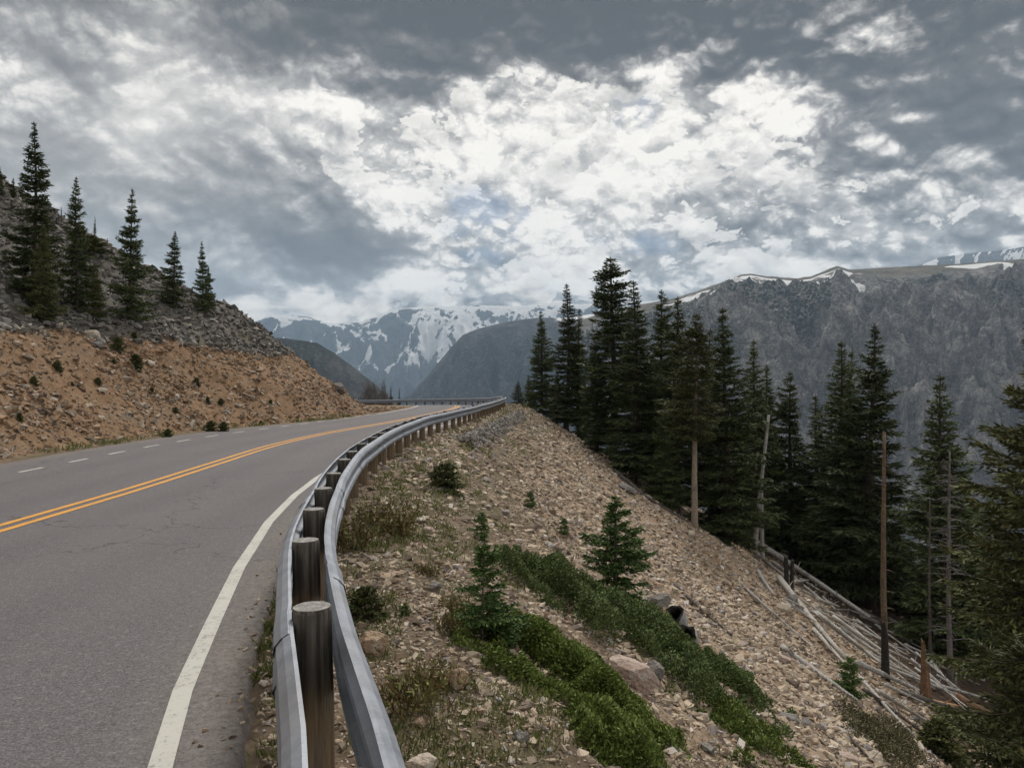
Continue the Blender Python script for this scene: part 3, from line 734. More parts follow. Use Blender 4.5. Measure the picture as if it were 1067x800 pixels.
# right forest
RT_ = [('full', 'first spruce of the right forest, standing clear beside the road bend', 564, 62, 323, .95),
       ('spire', 'tall spruce next after the first one by the road bend', 591, 57, 294, 1.0),
       ('thin', 'narrow spruce pressed against the tall spruce near the bend', 603, 57, 320, 1.1),
       ('club', 'tallest spruce of the right forest, with a ragged knobby top', 638, 50, 266, 1.1),
       ('full', 'short full spruce in front of the tallest ragged topped spruce', 621, 50, 345, .95),
       ('spire', 'dense dark spruce just right of the tallest ragged topped spruce', 661, 45, 290, 1.1),
       ('ragged', 'spruce with thin top in the gap right of the dense dark spruce', 688, 47, 300, .85),
       ('full_b', 'broad spruce left of the bare trunked spruce', 706, 43, 307, .95),
       ('bare_low', 'olive spruce with a long bare pale trunk at the scree edge', 725, 38, 324, .95),
       ('thin', 'dark spruce behind the bare trunked spruce', 740, 46, 340, 1.3),
       ('full', 'large full spruce right of the bare trunked spruce', 755, 42, 318, 1.0),
       ('spire', 'spruce beside the leaning grey trunk', 786, 52, 352, .95),
       ('full_b', 'shaggy spruce right of the leaning grey trunk', 797, 54, 378, .9),
       ('ragged', 'loose spruce with drooping tip in the forest middle', 824, 53, 385, .95),
       ('thin', 'short slim spruce left of the twin tall spruces', 851, 53, 409, 1.3),
       ('full', 'left one of the twin tall spruces before the cliff', 875, 50, 353, .95),
       ('thin', 'spruce top squeezed between the twin tall spruces', 889, 52, 362, 1.1),
       ('full_b', 'right and taller one of the twin tall spruces before the cliff', 908, 47, 335, 1.0),
       ('full', 'lone spruce standing clear against the grey cliff', 982, 40, 387, .98),
       ('olive', 'huge olive spruce cut by the right photo edge', 1091, 20, 285, 1.12),
       ('full_b', 'dark spruce with its top just left of the huge olive spruce', 1035, 44, 505, 1.1),
       ('ragged', 'low dark spruce behind the dead grey spruce', 1010, 47, 505, 1.2),
       ('wide', 'broad dark spruce low in the gap left of the lone clear spruce', 945, 54, 560, 1.0),
       ('wide', 'broad low spruce filling the gap under the shaggy spruce', 838, 58, 480, .85),
       ('full_b', 'low spruce behind the leaning grey trunk', 808, 58, 450, 1.1),
       ('wide', 'broad spruce low behind the large full spruce', 770, 56, 430, .9),
       ('full', 'low spruce filling the gap between the dense dark spruce and its neighbour', 676, 50, 390, 1.2),
       ('wide', 'broad low spruce between the tallest and the tall spruce by the bend', 609, 56, 395, .75),
       ('full_b', 'small spruce at the feet of the tall spruce by the bend', 580, 61, 385, 1.1),
       ('wide', 'broad low spruce under the broad one left of the bare trunk', 693, 42, 420, .85),
       ('full', 'half hidden spruce low between the twin spruces and the clear one', 935, 50, 540, 1.1),
       ('olive', 'olive low spruce before the huge one at the right edge', 1062, 34, 560, .8),
       ('wide', 'dark spruce low under the right edge giant', 1045, 41, 590, 1.0),
       ('full', 'dark spruce low behind the splintered orange stump', 965, 50, 560, 1.1),
       ('full_b', 'dark low spruce beside the dead grey spruce', 1000, 52, 560, 1.2),
       ('ragged', 'gappy low spruce behind the brown snag', 898, 55, 480, 1.3),
       ('wide', 'broad low spruce behind the left twin spruce', 862, 56, 500, .9)]
for kd, lb, px, d, pt, wd in RT_: tree(kd, lb, px, d, pt, wd * (1.0 if px > 1050 else 1.36), GR_)
# far bend
tree('spike', 'small dark spruce beyond the far guardrail, the bushier of two', 407, 104, 402, .75, 'small spruces beyond the bend')
tree('spike', 'small dark spruce beyond the far guardrail, the slimmer of two', 416, 106, 404, .55, 'small spruces beyond the bend')

# young firs and saplings
Y_ = dict(
    fir=tree_kind(21, 'needle_young', h=1.8, Rm=.72, cs=.04, nw=15, bl=.08, gap=.26, power=.9, asym=.3, wr=.36, trunk_r=.035),
    sap=tree_kind(22, 'needle_young', 'pale_bark', h=1.2, Rm=.34, cs=.16, nw=13, bl=.055, gap=.3, power=.7, asym=.6, wr=.36, trunk_r=.016),
    tuft=tree_kind(23, 'needle_young', h=.7, Rm=.32, cs=.02, nw=10, bl=.06, gap=.25, power=.7, asym=.4, wr=.36, trunk_r=.012),
    bushy=tree_kind(24, 'needle_olive', h=.6, Rm=.42, cs=.0, nw=12, bl=.08, gap=.15, power=.55, wr=.38, trunk_r=.014))
K.update(Y_)
tree('fir', 'young green fir growing out of the top of the juniper mat', 0, 0, 513, 1.15, None, (641, 628), 'fir_sapling', 'sapling')
tree('sap', 'slim fir sapling with bare lower stem near the guardrail', 0, 0, 557, 1.15, None, (503, 668), 'fir_sapling', 'sapling', .9)
tree('tuft', 'leafy low fir shoot right beside the slim sapling', 0, 0, 612, 1.25, None, (515, 668), 'fir_sapling', 'sapling')
GS = 'small firs scattered on the slope'
for lb, px, py, pt, wd, kd in [('small fir tuft on the upper scree left of the young green fir', 502, 563, 531, 1., 'tuft'), ('tiny fir tuft in the middle of the upper scree', 553, 529, 510, 1.1, 'tuft'),
                         ('tiny fir tuft on the scree just up left of the young green fir', 588, 557, 538, 1.1, 'tuft'), ('small fir among the fallen logs', 886, 727, 684, .95, 'tuft'),
                         ('bushy little fir below the splintered orange stump', 979, 792, 750, 1.1, 'bushy'), ('dark bushy fir shrub on the shoulder outside the guardrail curve', 464, 513, 482, 1.0, 'bushy'),
                         ('dark low fir shrub beside the reddish boulder at the guardrail', 381, 645, 607, .95, 'bushy'), ('little blue green tuft right of the shrub beside the reddish boulder', 422, 643, 622, 1.1, 'tuft')]:
    tree(kd, lb, 0, 0, pt, wd, GS, (px, py), 'fir_sapling', 'sapling')
# small bushes on the ochre bank
BB = [(122, 368, 14, 'largest dark bush high on the ochre bank below the crest trees'), (141, 386, 14, 'two pronged bush right of the largest bank bush'), (60, 388, 10, 'round bush left of the largest bank bush'), (140, 355, 7, 'little bush close under the bank crest'),
      (119, 382, 6, 'tiny bush just below the largest bank bush'), (35, 404, 10, 'bush at the left end of the bank, middle height'), (102, 403, 8, 'small bush in the bank middle below the round bush'), (75, 405, 6, 'tiny bush between the left end bush and the bank middle'),
      (205, 406, 10, 'round dark bush in the bank middle, right of all the others at its height'), (158, 411, 6, 'tiny bush left of the round dark bank bush'), (216, 424, 8, 'left one of a bush pair low on the bank'), (230, 425, 8, 'right one of a bush pair low on the bank'),
      (183, 434, 8, 'leaning bush low on the bank left of the bush pair'), (20, 440, 8, 'bush low on the bank near the left photo edge'), (220, 453, 12, 'left one of two bushes touching the road shoulder'), (233, 453, 11, 'right one of two bushes touching the road shoulder'),
      (282, 424, 6, 'small bush right of the low bush pair on the bank'), (175, 459, 10, 'upright tuft at the bank foot left of the two roadside bushes'), (272, 445, 5, 'tiny tuft at the bank foot right of the two roadside bushes')]
for px, py, hp, lb in BB: tree('bushy', lb, 0, 0, py - 2 - hp * 1.1, .85, 'bushes on the ochre bank', (px, py - 2), 'bush', 'bush')
tree('bushy', 'wide olive bush on the talus skyline between two left spruces', 0, 0, 246, 1.6, None, (95, 263), 'bush', 'bush')
# broadleaf shrub right behind the rail end, bare bushes beyond the bend
def bare_bush(label, px, d, hpx, wpx, mat='grey_twig'):
    x, y, z = at(px, d); r = random.Random(px); mb = MB(); h = zpix(416 - hpx, d) - z; w = wpx / F * d / 2
    for i in range(70):
        a = r.random() * 6.28; q = r.random() ** .5; tip = np.array([math.cos(a) * w * q, math.sin(a) * w * q, h * (1 - .5 * q * q) * r.uniform(.75, 1.)])
        mid = tip * [.35, .35, .5] + [r.gauss(0, .1 * w), r.gauss(0, .1 * w), 0]
        mb.tube([[0, 0, 0], mid, tip], [.05, .035, .012], 4, 0, False)
        for j in range(5):
            f = r.uniform(.4, 1); b = mid + (tip - mid) * f; mb.tube([b, b + [r.gauss(0, .2 * w), r.gauss(0, .2 * w), .14 * h]], [.02, .008], 3, 0, False)
    o = mb.obj('bare_bush', M[mat], None); o.location = (x, y, z - .1); tag(o, label, 'bush', 'leafless bushes beyond the bend'); return o
bare_bush('leafless grey purple bush beyond the guardrail against the bank nose', 386, 99, 26, 24)
bare_bush('smaller leafless bush right of the one at the bank nose', 400, 101, 20, 18)
tree('olive_small', 'dark bushy pine beside the guardrail bend, left of the forest', 540, 66, 396, 1.7, None, None, 'pine_bush', 'pine')
tree('open_b', 'small dark pine between the bushy pine and the first forest spruce', 551, 68, 392, 1.8, None, None, 'pine_bush', 'pine')

# low shrub mats
def inpoly(px, py, poly):
    c = np.zeros(len(px), bool); n = len(poly)
    for i in range(n):
        x0, y0 = poly[i]; x1, y1 = poly[(i + 1) % n]
        c ^= ((y0 > py) != (y1 > py)) & (px < (x1 - x0) * (py - y0) / (y1 - y0 + 1e-12) + x0)
    return c
def polydist(px, py, poly):
    d = np.full(len(px), 1e9); n = len(poly)
    for i in range(n):
        a = np.array(poly[i]); b = np.array(poly[(i + 1) % n]); ab = b - a
        t = np.clip(((px - a[0]) * ab[0] + (py - a[1]) * ab[1]) / (ab @ ab), 0, 1)
        d = np.minimum(d, np.hypot(px - a[0] - t * ab[0], py - a[1] - t * ab[1]))
    return d
def mat_shrub(label, pix, n, hmax, leaf, mat, group='low shrub mats on the scree', name='juniper_mat', cat='shrub'):
    global RNG
    RNG = np.random.default_rng(int(pix[0][0]))
    W = [ray(*p)[:2] for p in pix]; cx, cy = np.mean(W, axis=0); zc = hz(cx, cy)
    lo = np.min(W, axis=0) - .2; hi = np.max(W, axis=0) + .2
    px = RNG.uniform(lo[0], hi[0], n * 3); py = RNG.uniform(lo[1], hi[1], n * 3)
    edge = (fbm(px * 3.4, py * 3.4, 4, 5) - .5) * 1.15
    inside = inpoly(px, py, W); d = polydist(px, py, W) * np.where(inside, 1, -1) + edge
    k = d > 0; px, py, d = px[k][:n], py[k][:n], d[k][:n]
    clump = fbm(px * 2.6, py * 2.6, 3, 14)
    thin = (d > .2) | (RNG.random(len(d)) < .25 + 2.5 * np.clip(d, 0, 1)); thin &= (clump > .36) | (RNG.random(len(d)) < .35); px, py, d, clump = px[thin], py[thin], d[thin], clump[thin]
    h = hmax * (1 - np.exp(-d / .22)) * np.clip(-.1 + 2.1 * clump, .1, 2)
    g = height(px, py); f = RNG.random(len(px)) ** .45
    P = np.c_[px - cx, py - cy, g - zc + h * f]
    gx_ = (fbm((px + .1) * 2.6, py * 2.6, 3, 14) - clump); gy_ = (fbm(px * 2.6, (py + .1) * 2.6, 3, 14) - clump)
    D = np.c_[-gx_ * 8, -gy_ * 8, np.full(len(px), .75)] + RNG.normal(0, .5, (len(px), 3)) + np.array([.28, -.1, 0])
    V, Q = blades(P, D, leaf * .62 * RNG.uniform(.6, 1.3, len(px)), leaf * .34 * RNG.uniform(.7, 1.3, len(px)))
    root = empty(name, (cx, cy, zc)); tag(root, label, cat, group)
    mesh_np('foliage', V, Q, M[mat], root)
    st = MB(); i = int(np.argmin(np.hypot(px - cx, py - cy))); q = np.array([px[i] - cx, py[i] - cy, g[i] - zc])
    st.tube([q + [0, 0, -.05], q + [.02, .03, h[i] * .4], q + [.1, .02, h[i] * .7]], [.02, .016, .008], 7); st.obj('stem', M['bark'], root)
mat_shrub('long dark juniper mat running down the scree from the young fir past the pinkish boulder', [(513, 592), (535, 584), (565, 598), (600, 618), (650, 636), (690, 660), (730, 695), (762, 730), (738, 745), (700, 718), (655, 676), (610, 660), (565, 628), (535, 612)], 90000, .36, .062, 'juniper')
mat_shrub('bright green low mat spreading to the bottom of the photo', [(525, 660), (560, 668), (610, 690), (650, 722), (690, 765), (735, 802), (690, 812), (640, 800), (600, 778), (565, 735), (545, 705)], 110000, .24, .046, 'juniper_bright')
mat_shrub('tapering green tongue of juniper below the hollow burnt log', [(722, 682), (752, 690), (790, 718), (808, 744), (800, 756), (765, 738), (735, 706)], 36000, .28, .06, 'juniper')
mat_shrub('lowest small green mat beneath the juniper tongue', [(752, 740), (780, 756), (815, 778), (836, 798), (800, 806), (765, 790), (745, 762)], 28000, .26, .055, 'juniper_bright')
mat_shrub('small green patch where the upper sapling meets the bright mat', [(500, 640), (530, 650), (548, 672), (530, 690), (505, 680)], 12000, .2, .045, 'juniper_bright')
mat_shrub('dull brownish heath patch beside the lower fallen logs', [(878, 735), (905, 742), (940, 765), (965, 800), (940, 812), (905, 790), (880, 760)], 22000, .3, .085, 'heath')
# weeds beside the rail
def weed(label, px, py, hpx, mat='weed', n=60):
    global RNG
    RNG = np.random.default_rng(px * 7 + py); x, y, z = ray(px, py); h = hpx / F * y
    b = np.c_[RNG.normal(0, h * .25, n), RNG.normal(0, h * .25, n), np.full(n, -.02)]; b[:, 2] = [hz(x + q[0], y + q[1]) - z - .02 for q in b]
    D = np.c_[RNG.normal(0, .45, n), RNG.normal(0, .45, n), np.ones(n)]; D /= np.linalg.norm(D, axis=1)[:, None]
    L = h * RNG.uniform(.5, 1.1, n); V, Q = blades(b, D, L, np.full(n, h * .03))
    k = np.repeat(np.arange(n), 9); f = RNG.uniform(.25, 1, len(k)); b2 = b[k] + D[k] * (L[k] * f)[:, None]; V2, Q2 = blades(b2, D[k] + RNG.normal(0, .8, (len(k), 3)), h * .16 * RNG.uniform(.6, 1.3, len(k)), np.full(len(k), h * .05))
    o = mesh_np('weed', np.vstack([V, V2]), np.vstack([Q, Q2 + len(V)]), M[mat]); o.location = (x, y, z); return tag(o, label, 'weed', 'weeds along the guardrail')
for a_ in [('reddish weed clump right of the nearest guardrail stretch', 425, 742, 55), ('reddish brown weed clump beside the rust brown rock', 450, 722, 40), ('dry reddish weed clump at the guardrail joint', 412, 560, 40), ('brown weed clump on the bare shoulder mound', 392, 548, 30),
           ('green brown weed clump close behind the right rail', 362, 575, 42), ('reddish weed clump above the small blue green tuft', 448, 600, 20), ('low weed clump left of the slim sapling', 478, 640, 26), ('green weed clump at the foot of the bright mat', 470, 660, 28)]:
    weed(*a_)

# grass
M['dry'] = material('dry_straw_and_twigs', m_leaf((.085, .06, .042), (.20, .155, .105), (.34, .29, .215)))
def grass():
    global RNG
    RNG = np.random.default_rng(31)
    bs, hs = [], []
    n = 7000
    x, y, r = polar(n * 3, 1.8, 62, -32, 16)
    z, uc, ss, ur, vv, ww = height(x, y, True, True)
    patch = fbm(x * .9, y * .9, 3, 91)
    p = np.where((ur > .15) & (ww < 2.6), sstep(.52, .68, patch) * (.6 - .2 * ww), 0)
    p = np.where((ur > .15) & (ww < .9) & (patch > .5), .45, p)
    p = np.where((ur > .15) & (ww >= 2.6) & (ww < 12), .05 * (patch > .58), p)
    p = np.where((ur < -.16) & (ur > -.42) & (y < 30), .75 * (patch > .42), p)
    k = RNG.random(len(x)) < p
    bs.append(np.c_[x, y, z, r][k])
    sv = RNG.uniform(CS[0] + 42, S38, 260); si = np.searchsorted(CS, sv).clip(0, len(CS) - 1); uo = -left_edge(sv) - RNG.uniform(.02, .75, len(sv))
    xx = CEN[si, 0] + CN[si, 0] * uo; yy = CEN[si, 1] + CN[si, 1] * uo; kk = fbm(xx * .8, yy * .8, 3, 93) > .47
    bs.append(np.c_[xx, yy, height(xx, yy), np.hypot(xx, yy)][kk])
    # strip between asphalt and rail, close to the camera
    sv = RNG.uniform(RS[np.argmax(RAIL[:, 1] > 1.2)], RS[np.argmax(RAIL[:, 1] > 10)], 1500); si = np.searchsorted(RS, sv).clip(0, len(RS) - 1); uo = RNG.uniform(-.36, .02, len(sv))
    xx = RAIL[si, 0] + RN[si, 0] * uo; yy = RAIL[si, 1] + RN[si, 1] * uo; kk = fbm(xx * 1.3, yy * 1.3, 3, 95) > .40 + .25 * (uo > -.1)
    bs.append(np.c_[xx, yy, height(xx, yy), np.hypot(xx, yy)][kk])
    T = np.vstack(bs); m = 13; n = len(T)
    k = np.repeat(np.arange(n), m); hgt = np.clip(.045 + .006 * T[k, 3], .05, .2) * RNG.uniform(.45, 1.25, len(k))
    b = T[k, :3] + np.c_[RNG.normal(0, .035 + .002 * T[k, 3]), RNG.normal(0, .035 + .002 * T[k, 3]), np.full(len(k), -.015)]
    D = np.c_[RNG.normal(0, .5, len(k)), RNG.normal(0, .5, len(k)), np.ones(len(k))]
    V, Q = blades(b, D, hgt, .006 + .0006 * T[k, 3])
    print('grass tufts', n)
    return tag(mesh_np('grass', V, Q, M['grass']), kind='stuff')
grass()
def litter():
    global RNG
    RNG = np.random.default_rng(57)
    x, y, r = polar(30000, 1.8, 30, -24, 30); z, uc, ss, ur, vv, ww = height(x, y, True, True)
    k = (ur > .2) & (RNG.random(len(x)) < np.where(ww < 3, .8, .12) * (fbm(x * 1.3, y * 1.3, 3, 97) > .45)); m = int(k.sum())
    b = np.c_[x, y, z + .012 + .015 * RNG.random(len(x))][k]; D = np.c_[RNG.normal(0, 1, m), RNG.normal(0, 1, m), RNG.normal(0, .25, m)]
    L = np.clip(r[k] * .012, .03, .22) * RNG.uniform(.4, 1.5, m); V, Q = blades(b, D, L, .004 + .0007 * r[k])
    return tag(mesh_np('litter', V, Q, M['dry']), kind='stuff')
litter()

# ------------------------------------------------------------------ dead wood
def log(label, p0, p1, wpx, mat, lift=0., stubs=4, taper=.55):
    a = np.array(ray(*p0)); b = np.array(ray(*p1)); L = np.linalg.norm(b - a)
    r0 = wpx * a[1] / F / 2 * 1.05; rr = random.Random(int(p0[0] * 3 + p1[1]))
    n = 12; t = np.linspace(0, 1, n); c = a + (b - a) * t[:, None]
    g = height(c[:, 0], c[:, 1]); c[:, 2] += .55 * max(0., float((g - c[:, 2]).max())) + r0 * .5 + lift
    side = np.cross((b - a) / L, [0, 0, 1]); c += side * (np.sin(t * 3.1) * rr.uniform(-.008, .008) * L)[:, None]
    org = a.copy(); c -= org
    mb = MB(); mb.tube(c, r0 * (1 - taper * t) * (1 + .05 * np.sin(t * 17 + rr.random() * 6)), 9, .2)
    for i in range(stubs):
        f = rr.uniform(.1, .95); q = a - org + (b - a) * f; q[2] = np.interp(f, t, c[:, 2]); dd = np.array([rr.gauss(0, 1), rr.gauss(0, 1), abs(rr.gauss(0, 1))]); dd /= np.linalg.norm(dd)
        ln = rr.uniform(.15, .6); mb.tube([q, q + dd * ln * .5 + [0, 0, .02], q + dd * ln], [r0 * .22, r0 * .15, r0 * .05], 5, 0, False)
    o = mb.obj('fallen_log', M[mat], None, True); o.location = org
    return tag(o, label, 'log', 'fallen logs at the forest edge')
def zc(x, y): return (770 + x / 3.078, 540 + y / 3.078)
LG = [("longest dark log along the top of the heap under the spruces", zc(40, 85), zc(420, 350), 6.5, 'silver', .3),
      ("short pale log beside the upper end of the longest dark log", zc(28, 98), zc(150, 205), 4, 'silver', .12),
      ("grey log running down from the twin stumps below the longest one", zc(110, 155), zc(272, 280), 4, 'silver', .15),
      ("thick pale log leading down from the twin stumps to the small fir", zc(130, 212), zc(340, 472), 6.5, 'pale_log', .1),
      ("long thin pole lying alone across the upper right scree", zc(0, 208), zc(250, 430), 3, 'silver', 0),
      ("thick lone log lying across the lower scree", zc(138, 428), zc(380, 602), 6, 'silver', .02),
      ("short pale log ending left of the small fir", zc(240, 368), zc(345, 480), 4.5, 'pale_log', .05),
      ("pale thin log in the middle of the heap reaching to the brown snag", zc(240, 322), zc(432, 474), 4, 'pale_log', .2),
      ("grey log lying just above the pale thin middle log", zc(250, 332), zc(462, 502), 4.5, 'silver', .3),
      ("pale log crossing behind the brown snag", zc(300, 347), zc(560, 532), 4.5, 'pale_log', .35),
      ("grey log passing the snag toward the splintered stump", zc(330, 372), zc(580, 552), 4, 'silver', .2),
      ("thick pale log right of the small fir ending at the splintered stump", zc(380, 488), zc(590, 580), 6.5, 'silver', .15),
      ("grey log sloping down steeply below the small fir", zc(390, 532), zc(560, 720), 4, 'silver', .1),
      ("thin log parallel below the steep grey log", zc(400, 562), zc(600, 712), 4.5, 'dark_log', .08),
      ("pale log between the small fir and the heath patch", zc(450, 572), zc(605, 668), 5, 'pale_log', .12),
      ("slender pale log leading right from the snag past the stump", zc(462, 502), zc(722, 602), 3.5, 'silver', .3),
      ("thick dark log across the bottom of the heap", zc(520, 578), zc(820, 672), 6.5, 'dark_log', .15),
      ("short leaning log right of the splintered stump", zc(618, 482), zc(682, 562), 4, 'silver', .15),
      ("thick red brown rotten log right of the splintered stump", zc(695, 590), zc(800, 640), 11, 'brown_log', .05),
      ("thin log in the shade high on the right of the heap", zc(400, 302), zc(600, 422), 3, 'dark_log', .1),
      ("thin grey log above the brown snag in the shade", zc(480, 332), zc(625, 432), 3, 'silver', .15),
      ("thin log stretching right from the splintered stump", zc(600, 545), zc(842, 612), 3.5, 'silver', .15),
      ("short log lying crosswise near the twin stumps", zc(176, 228), zc(226, 222), 4, 'pale_log', .35),
      ("short steep log left of the twin stumps", zc(60, 180), zc(112, 262), 4, 'silver', .1),
      ("short pale piece lying across the upper heap", zc(250, 288), zc(322, 312), 3.5, 'pale_log', .4),
      ("short dark piece lying across the middle of the heap", zc(300, 325), zc(356, 325), 3, 'dark_log', .4),
      ("pale thin log at the bottom right of the heap", zc(620, 700), zc(832, 722), 4, 'silver', .05),
      ("dark log at the lower edge of the scree by the bottom of the photo", zc(350, 710), zc(432, 795), 4, 'dark_log', .02),
      ("bleached branchy log at the lowest right corner of the heap", zc(720, 712), zc(805, 782), 4, 'silver', .05),
      ("grey log below the thick dark log", zc(560, 652), zc(702, 692), 4, 'silver', .05),
      ("dark thin log lying on the scree right of the hollow burnt log", (703, 612), (762, 664), 3.5, 'dark_log', .02),
      ("dark stick on the forest edge left of the bare trunked spruce", (640, 493), (672, 520), 4, 'dark_log', .05),
      ("thin log in the shade under the bare trunked spruce", (672, 520), (718, 548), 3, 'dark_log', .1),
      ("pale thin log crossing in front of the brown snag's foot", zc(430, 470), zc(640, 560), 3, 'pale_log', .25),
      ("thin silver log low in the heap left of the dark one", zc(470, 560), zc(640, 640), 3.5, 'silver', .2)]
for l in LG: log(*l)
rl = random.Random(77)
for i in range(44):
    f = rl.random(); qx = 812 + 170 * f + rl.uniform(-14, 14); qy = 592 + 118 * f + rl.uniform(-16, 30); L = rl.uniform(18, 60)
    log("thin broken grey branch lying loose among the fallen logs", (qx, qy), (qx + L, qy + L * rl.uniform(.35, 1.0)), rl.uniform(1.6, 2.8), rl.choice(['silver', 'pale_log', 'silver']), rl.uniform(.05, .35), 3)['group'] = 'broken branches in the log heap'
# small stick on the bare mound beside the rail
log("pale dry stick lying on the dirt mound outside the guardrail", (395, 521), (437, 529), 2.2, 'pale_log', 0, 1)['group'] = None or 'sticks by the guardrail'
def snag(label, px, py, ptop, r0, mat, stubs=10, lean=0., name='dead_tree', blen=.5, top_r=.25, char_base=False, group='standing dead trunks', d=None):
    x, y, z = ray(px, py) if d is None else at(px, d)
    h = zpix(ptop, y) - z; rr = random.Random(px); t = np.linspace(0, 1, 14)
    r0 = r0 * y / F / 2
    c = np.c_[lean * h * t, .01 * h * np.sin(t * 4), h * t]; c[0, 2] = -.3
    root = empty(name, (x, y, z)); tag(root, label, 'dead tree', group)
    mb = MB(); mb.tube(c, r0 * (1 - (1 - top_r) * t) * np.where(t < .05, 1.25, 1), 10, .14)
    for i in range(stubs):
        f = rr.uniform(.18, .97); a = rr.random() * 6.28; q = np.array([lean * h * f, 0, h * f]); ln = blen * (1.1 - .7 * f) * rr.uniform(.4, 1.1)
        dd = np.array([math.cos(a), math.sin(a), rr.uniform(-.3, .25)])
        mb.tube([q, q + dd * ln * .5 + [0, 0, .03], q + dd * ln + [0, 0, -.05 * ln]], [r0 * .16, r0 * .11, r0 * .03], 4, 0, False)
        if blen > .8:
            for j in range(3):
                g = q + dd * ln * rr.uniform(.3, .9); mb.tube([g, g + [rr.gauss(0, .2), rr.gauss(0, .2), rr.gauss(-.05, .12)]], [r0 * .06, r0 * .02], 3, 0, False)
    mb.obj('trunk', M[mat], root, True)
    if char_base:
        mb = MB(); mb.tube(c[:4] + [0, 0, 0], r0 * (1 - (1 - top_r) * t[:4]) * np.array([1.33, 1.1, 1.07, 1.02]), 10, .1, False); mb.obj('charred_base', M['char'], root, True)
    return root
snag('tall brown snag with blackened foot standing in the log heap', 923, 708, 450, 7.2, 'snag', 16, -.01, blen=.5, top_r=.4, char_base=True)
snag('dead grey spruce with many bare silver branches right of the splintered stump', 991, 712, 470, 6, 'grey_twig', 90, -.01, blen=1.4)
snag('thin dead trunk behind the splintered stump', 970, 690, 520, 4, 'dark_log', 30, -.01, blen=1.0)
snag('grey leaning bare trunk at the edge of the right forest', 786, 566, 432, 5.2, 'silver', 6, .10, blen=.3, top_r=.5, d=46)
snag('short grey trunk standing just right of the leaning one', 795, 566, 500, 4.6, 'silver', 4, -.02, blen=.3, top_r=.6, d=46)
snag('left one of the dark twin stumps above the log heap', 820, 615, 580, 5, 'char', 2, -.03, 'dead_stump', .2, .8)
snag('right one of the dark twin stumps above the log heap', 825, 618, 583, 4.5, 'char', 2, .02, 'dead_stump', .2, .7)
snag('bare snag pole on the left skyline left of the second spruce, taller of the group', 64, 238, 216, 2.2, 'dark_log', 8, 0, blen=.3)
snag('bare snag pole on the left skyline, short one of the group', 61, 238, 222, 2, 'dark_log', 5, .05, blen=.3)
snag('bare snag pole on the left skyline close to the tallest spruce', 49, 232, 204, 2, 'dark_log', 10, .03, blen=.3)
snag('thin bare pole on the left skyline right of the wide olive bush', 112, 262, 248, 1.6, 'dark_log', 3, .0, blen=.2)
snag('bare dead top among the left forest spruces below the tallest one', 617, 0, 330, 3.5, 'silver', 14, .0, blen=.4, d=52)
# splintered stump
x, y, z = ray(966, 737); hgt = zpix(664, y) - z; rs = 11.5 * y / F / 2
root = tag(empty('broken_stump', (x, y, z)), 'tall splintered orange brown stump tapering to a jagged point', 'stump', 'standing dead trunks')
th = np.linspace(0, 2 * np.pi, 18, endpoint=False); rows = []
for f in np.linspace(0, 1, 9):
    cut = .45 + .55 * np.clip(np.cos((th - 3.4) / 2) ** 2, 0, 1) ** 1.5 + .07 * np.sin(th * 5)
    rr_ = rs * (1.12 - .5 * f) * (1 + .1 * np.sin(th * 6 + f))
    rows.append(np.c_[rr_ * np.cos(th) - .35 * rs * f, rr_ * np.sin(th), f * hgt * cut - .15 * (f == 0)])
inner = rows[-1] * [.72, .72, .93]; low = rows[0] * [.5, .5, 1] + [0, 0, hgt * .2]
mesh_np('shell', np.vstack(rows), grid_faces(9, 18, True), M['brown_log'], root, False)
mesh_np('split_heartwood', np.vstack([rows[-1] * [.985, .985, .998], inner, low]), grid_faces(3, 18, True), M['orange_wood'], root, False)
log("freshly split orange timber piece at the foot of the splintered stump", (968, 737), (998, 741), 6, 'orange_wood', .1, 2)
# hollow burnt log
x, y, z = ray(709, 668); k = y / F
root = tag(empty('hollow_log', (x, y, z)), 'hollow burnt log with a round black opening beside the juniper mat', 'hollow log')
def hollow(name, p0, p1, r0, r1, jag):
    p0 = np.array(p0); p1 = np.array(p1); T = (p1 - p0) / np.linalg.norm(p1 - p0); A = np.cross(T, [0, 0, 1]); A /= np.linalg.norm(A); Bv = np.cross(A, T)
    th = np.linspace(0, 2 * np.pi, 22, endpoint=False); ring = lambda c, r, j: c + (r * (1 + .10 * np.sin(th * 3 + 1) + .07 * np.sin(th * 8 + r * 40)))[:, None] * (np.cos(th)[:, None] * A + np.sin(th)[:, None] * Bv) + T * (j * (np.sin(th * 2 + 1) + .8 * np.sin(th * 5 + 2) + .7 * np.sin(th * 9 + 1)))[:, None]
    outer = np.vstack([ring(p0 + (p1 - p0) * f, r0 + (r1 - r0) * f, jag if f == 1 else 0) for f in (0, .25, .5, .75, 1)])
    inn = np.vstack([ring(p1, r1, jag), ring(p1, r1 * .70, jag * .5), ring(p0 + (p1 - p0) * .5, r1 * .62, 0), ring(p0 + (p1 - p0) * .1, r1 * .5, 0), ring(p0 + (p1 - p0) * .1, r1 * .02, 0)])
    o = mesh_np(name, outer, grid_faces(5, 22, True), M['silver'], root, True); mesh_np('burnt_hollow', inn, grid_faces(5, 22, True), M['char'], o, True)
hollow('log_shell', [4 * k, 22 * k, 10 * k], [-6 * k, -2 * k, 30 * k], 9.5 * k, 9 * k, 1.1 * k)
hollow('broken_shell', [9 * k, 16 * k, -8 * k], [1 * k, -10 * k, 8 * k], 15 * k, 13 * k, 4.2 * k)
